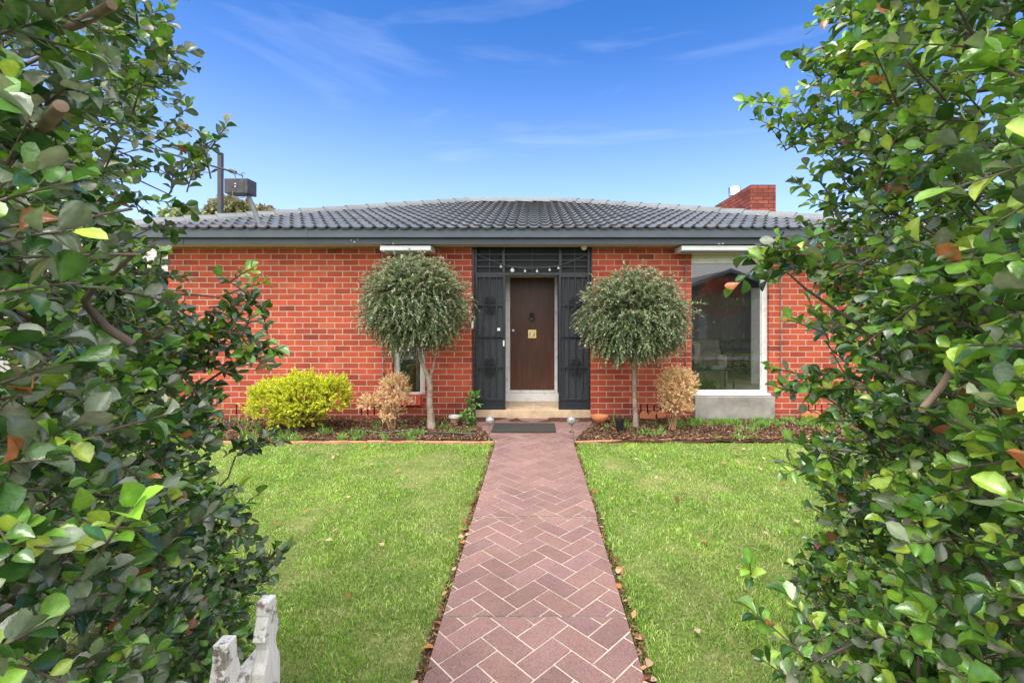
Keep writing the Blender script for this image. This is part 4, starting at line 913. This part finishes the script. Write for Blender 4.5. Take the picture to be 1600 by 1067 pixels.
HL = hedge(-1, lf, 'hedge', 'dark grey-green hedge filling the left side of the gate opening', .5, 1.75, 2.75,
      [(418, 560, 1.55, .22, 1, -.1), (400, 440, 1.55, .2, .6, 1), (430, 545, 1.6, .2, 1, .1), (335, 205, 1.5, .18, .6, .9), (330, 240, 1.55, .2, 1, .4), (300, 100, 1.5, .2, 1, .4), (440, 855, 1.6, .18, 1, .5), (420, 690, 1.7, .15, 1, .3), (410, 480, 1.6, .3, 1, .5), (385, 450, 1.5, .3, .6, 1), (400, 520, 1.5, .3, 1, 0), (365, 540, 1.5, .3, 1, 0), (370, 500, 1.5, .3, 1, .2)],
      [3.2, 3.2, 1.6, .35, 3.2, 2.0, .22], 2900, 1.0)
HR = hedge(1, rf_, 'hedge', 'bright green hedge filling the right side of the gate opening', .5, 1.75, 2.75,
      [(1176, 183, 1.6, .2, -1, .1), (1200, 150, 1.6, .25, -1, .3), (1245, 85, 1.4, .25, -1, .2), (1225, 200, 1.6, .25, -1, 0), (1182, 400, 1.2, .18, -1, .1), (1190, 375, 1.2, .15, -1, .4), (1180, 420, 1.2, .2, -1, 0), (1248, 490, 1.3, .25, -1, .1), (1232, 575, 1.35, .2, -1, .4), (1228, 600, 1.35, .2, -1, .2), (1205, 720, 1.2, .25, -1, .2), (1235, 690, 1.25, .2, -1, .4), (1175, 910, 1.05, .3, -1, .8), (1205, 1040, 1.2, .3, -1, .1), (1240, 1000, 1.3, .3, -1, .2)],
      [1.5, 3.2, 4.8, 2.6, .9, .9, .16], 3000, 3.0)
# pruned stubs reaching towards the viewer
for (a_, b_, Ya, Yb, r_) in (((15, 255), (96, 166), .95, .62, .011), ((70, 55), (175, 8), .9, .75, .010), ((110, 1010), (180, 1050), .9, .75, .006)):
    MB().tube([pos(*a_, Ya), pos((a_[0]+b_[0])/2, (a_[1]+b_[1])/2+6, (Ya+Yb)/2), pos(*b_, Yb)], [r_, r_*.8, r_*.75], 9).obj('cut_branch', 'twig_pale', HL, smooth=True)
for (a_, b_, Ya, Yb, r_) in (((1560, 770), (1500, 730), .95, .8, .016), ((1500, 560), (1440, 640), .95, .85, .009), ((1480, 890), (1420, 885), 1.0, .9, .009)):
    MB().tube([pos(*a_, Ya), pos((a_[0]+b_[0])/2, (a_[1]+b_[1])/2+6, (Ya+Yb)/2), pos(*b_, Yb)], [r_, r_*.8, r_*.7], 9).obj('cut_branch', 'twig_pale', HR, smooth=True)
# hedge run along the street to the right (reflected in the window)
def bulk(name, c, r, n_, lab, cat, cols, pr, ls, trunk=None, mat='hedge_leaf', boxy=False, grp_=None, kind='oval'):
    t = thing(name, (c[0], c[1], 0), lab, cat, grp_)
    if boxy: d = rng.uniform(-1, 1, (n_, 3)); ax = rng.integers(0, 3, n_); d[np.arange(n_), ax] = np.sign(d[np.arange(n_), ax])*rng.uniform(.75, 1, n_)
    else: d = rand_unit(n_)*(rng.uniform(.3, 1, n_)**.5*1.0)[:, None]
    lump = 1+.2*wob(d[:, 0]*2.4, d[:, 1]*2.4, d[:, 2]*2.4, 1.5, c[0]); P = np.array(c)+d*np.array(r)*lump[:, None]
    dl = unit(d+rng.normal(0, .8, (n_, 3))); leaves('crown' if trunk else 'foliage', P, dl, rand_unit(n_)+[0, 0, .7], rng.uniform(.7, 1.3, n_)*ls, palette(n_, cols, pr, .25), kind, mat, t, False, 1.4)
    if trunk:
        b = MB(); b.tube([(c[0], c[1], -.03), (c[0]+.05, c[1], c[2]*.5), (c[0], c[1], c[2])], [trunk, trunk*.7, trunk*.3], 10)
        for k in range(12): d = rand_unit(1)[0]; b.tube([(c[0], c[1], c[2]*.6), tuple(np.array(c)+d*np.array(r)*.4), tuple(np.array(c)+d*np.array(r)*.85)], [trunk*.4, trunk*.25, trunk*.08], 5)
        b.obj('trunk', 'twig', t, smooth=True)
    return t
bulk('street_hedge', (5.4, 1.15, 1.0), (2.8, .5, 1.05), 6000, 'clipped hedge running along the street to the right of the gate', 'hedge', HC[:4], [3,3,2,.4], .07, boxy=True)
bulk('street_hedge', (-4.9, 1.15, 1.0), (2.4, .5, 1.1), 4000, 'clipped hedge running along the street to the left of the gate', 'hedge', HC[:6], [3,3,1,.4,2,1], .07, boxy=True)
# gate
GX = -.66
gt = thing('picket_gate', (GX, 1.0, 0), 'weathered white picket gate standing open against the left hedge', 'gate')
def picket(yc, zt):
    half = [(.017, 0), (.019, -.03), (.0175, -.035), (.03, -.075), (.034, -.085), (.020, -.10), (.017, -.115), (.024, -.14), (.036, -.16), (.036, -zt+.08)]
    o_ = [(yc+a, zt+b) for a, b in half]+[(yc-a, zt+b) for a, b in half[::-1]]
    n_ = len(o_); b = MB(); x0, x1 = GX-.015, GX+.015
    b.add([(x0, y, z) for y, z in o_]+[(x1, y, z) for y, z in o_], [tuple(range(n_)), tuple(range(n_, 2*n_))[::-1]]+[(k, k+n_, (k+1) % n_+n_, (k+1) % n_) for k in range(n_)])
    return b.obj('picket', 'weather', gt, .0025)
picket(1.12, .90); picket(.97, .905); picket(.82, .90); picket(.67, .895)
for z in (.22, .68): MB().box(GX-.05, GX-.016, .62, 1.17, z, z+.07).obj('rail', 'weather', gt, .003)
# --- background
def bgtree(px, py, rx, rz, Y_, lab, cols, ls=.12, n_=2600): p = pos(px, py, Y_); bulk('background_tree', (p.x, Y_, p.z), (rx/F*Y_, rx/F*Y_, rz/F*Y_), n_, lab, 'tree', cols, [2,2,1.5], ls, trunk=.18, mat='fine_leaf', grp_='trees behind the roof')
bgtree(366, 338, 38, 26, 24, 'rounded olive gum tree showing above the roof behind the dark post', [(.12,.13,.05), (.20,.20,.10), (.30,.27,.16)], .22, 2600)
bgtree(412, 342, 28, 17, 25, 'small brownish tree just above the roof right of the service box pipe', [(.12,.11,.05), (.20,.17,.09), (.25,.20,.12)], .22, 1500)
bgtree(288, 356, 34, 34, 22, 'pale grey-green round tree above the left end of the roof', [(.20,.25,.12), (.28,.33,.17), (.36,.40,.24)], .16, 4500)
bgtree(90, 400, 80, 110, 13, 'bright green leafy tree in the neighbouring garden behind the left hedge', [(.08,.22,.03), (.16,.34,.05), (.30,.48,.10)], .12, 9000)
bgtree(1480, 430, 120, 100, 14, 'leafy green tree behind the right hedge', [(.05,.13,.03), (.10,.20,.05), (.16,.28,.07)], .12, 9000)
NH = thing('neighbour_house', (-9, 10, 0), 'neighbouring house with pale tiled roof behind the left hedge', 'house')
MB().box(-13, -7.2, 9.5, 14, -.04, 2.35).obj('wall', 'render_wall', NH)
b = MB()
for k in range(9):
    y0 = 9.2+k*.3; z0 = 2.4+k*.12; b.add([(-13.4, y0, z0), (-6.9, y0, z0), (-6.9, y0+.32, z0+.10), (-13.4, y0+.32, z0+.10), (-13.4, y0, z0-.05), (-6.9, y0, z0-.05)], [(0,1,2,3), (0,1,5,4)])
b.add([(-6.9, 9.2, 2.35), (-6.9, 11.9, 3.55), (-6.9, 14.6, 2.35)], [(0,1,2)]); b.add([(-13.4, 11.9, 3.5), (-6.9, 11.9, 3.5), (-6.9, 14.6, 2.4), (-13.4, 14.6, 2.4)], [(0,1,2,3)])
b.obj('roof', 'pale_roof', NH)
fe = thing('side_fence', (-7, 7.2, 0), 'pale paling fence between the house and its left neighbour', 'fence')
b = MB()
for k in range(30): b.box(-8.6+k*.102, -8.6+k*.102+.094, 7.3, 7.32, .02, 1.62+.01*math.sin(k*5))
b.obj('palings', 'fence', fe); MB().box(-8.6, -5.53, 7.33, 7.37, 1.2, 1.28).obj('rail', 'fence', fe)
bulk('garden_shrub', (6.6, 6.9, 1.1), (1.3, .8, 1.3), 5000, 'dark leafy shrub past the right end of the brick house', 'shrub', HC[:3], [4,3,1], .07)
X = rng.normal(-5.6, .45, 1500); Y = rng.normal(6.1, .3, 1500); blades('tall_grass', X, Y, np.zeros(1500), rng.uniform(.2, .6, 1500), rng.uniform(.003, .006, 1500), palette(1500, [(.30,.36,.14), (.38,.42,.22), (.2,.3,.1)], [1,1,1]), 'tall pale grass clump beyond the left hedge')
# --- across the street (seen as reflections in the window)
OH = thing('opposite_house', (14, -17, 0), 'grey gabled house across the street mirrored in the large window', 'house')
def gable(x0, x1, y0, y1, ze, zr, wallm, roofm):
    xm = (x0+x1)/2; MB().prism([(x0, -.03), (x1, -.03), (x1, ze), (xm, zr-.1), (x0, ze)], y0, y1).obj('wall', wallm, OH)
    t = .12; MB().prism([(x0-.5, ze-.2), (xm, zr), (x1+.5, ze-.2), (x1+.5, ze-.2+t), (xm, zr+t), (x0-.5, ze-.2+t)], y0-.3, y1+.4).obj('roof', roofm, OH)
    MB().prism([(x0-.5, ze-.24), (xm, zr-.04), (x1+.5, ze-.24), (x1+.5, ze-.0), (xm, zr+.18), (x0-.5, ze-.0)], y1+.401, y1+.43).obj('barge_board', 'white', OH)
gable(9.6, 15.0, -22, -15, 3.2, 4.25, 'render_wall', 'tile'); gable(16.5, 24, -22, -15.5, 3.2, 4.6, 'render_wall', 'tile')
MB().box(10.4, 10.9, -14.98, -14.9, .0, 3.0).box(14.2, 14.6, -14.98, -14.9, 0, 3.0).obj('trim', 'white', OH)
bulk('red_tree', (8.7, -7.5, 2.3), (1.0, .9, .95), 3000, 'small red-leaved street tree mirrored in the large window', 'tree', [(.6,.07,.04), (.75,.14,.07), (.4,.04,.03)], [1,1,1], .12, trunk=.05, mat='fine_leaf')
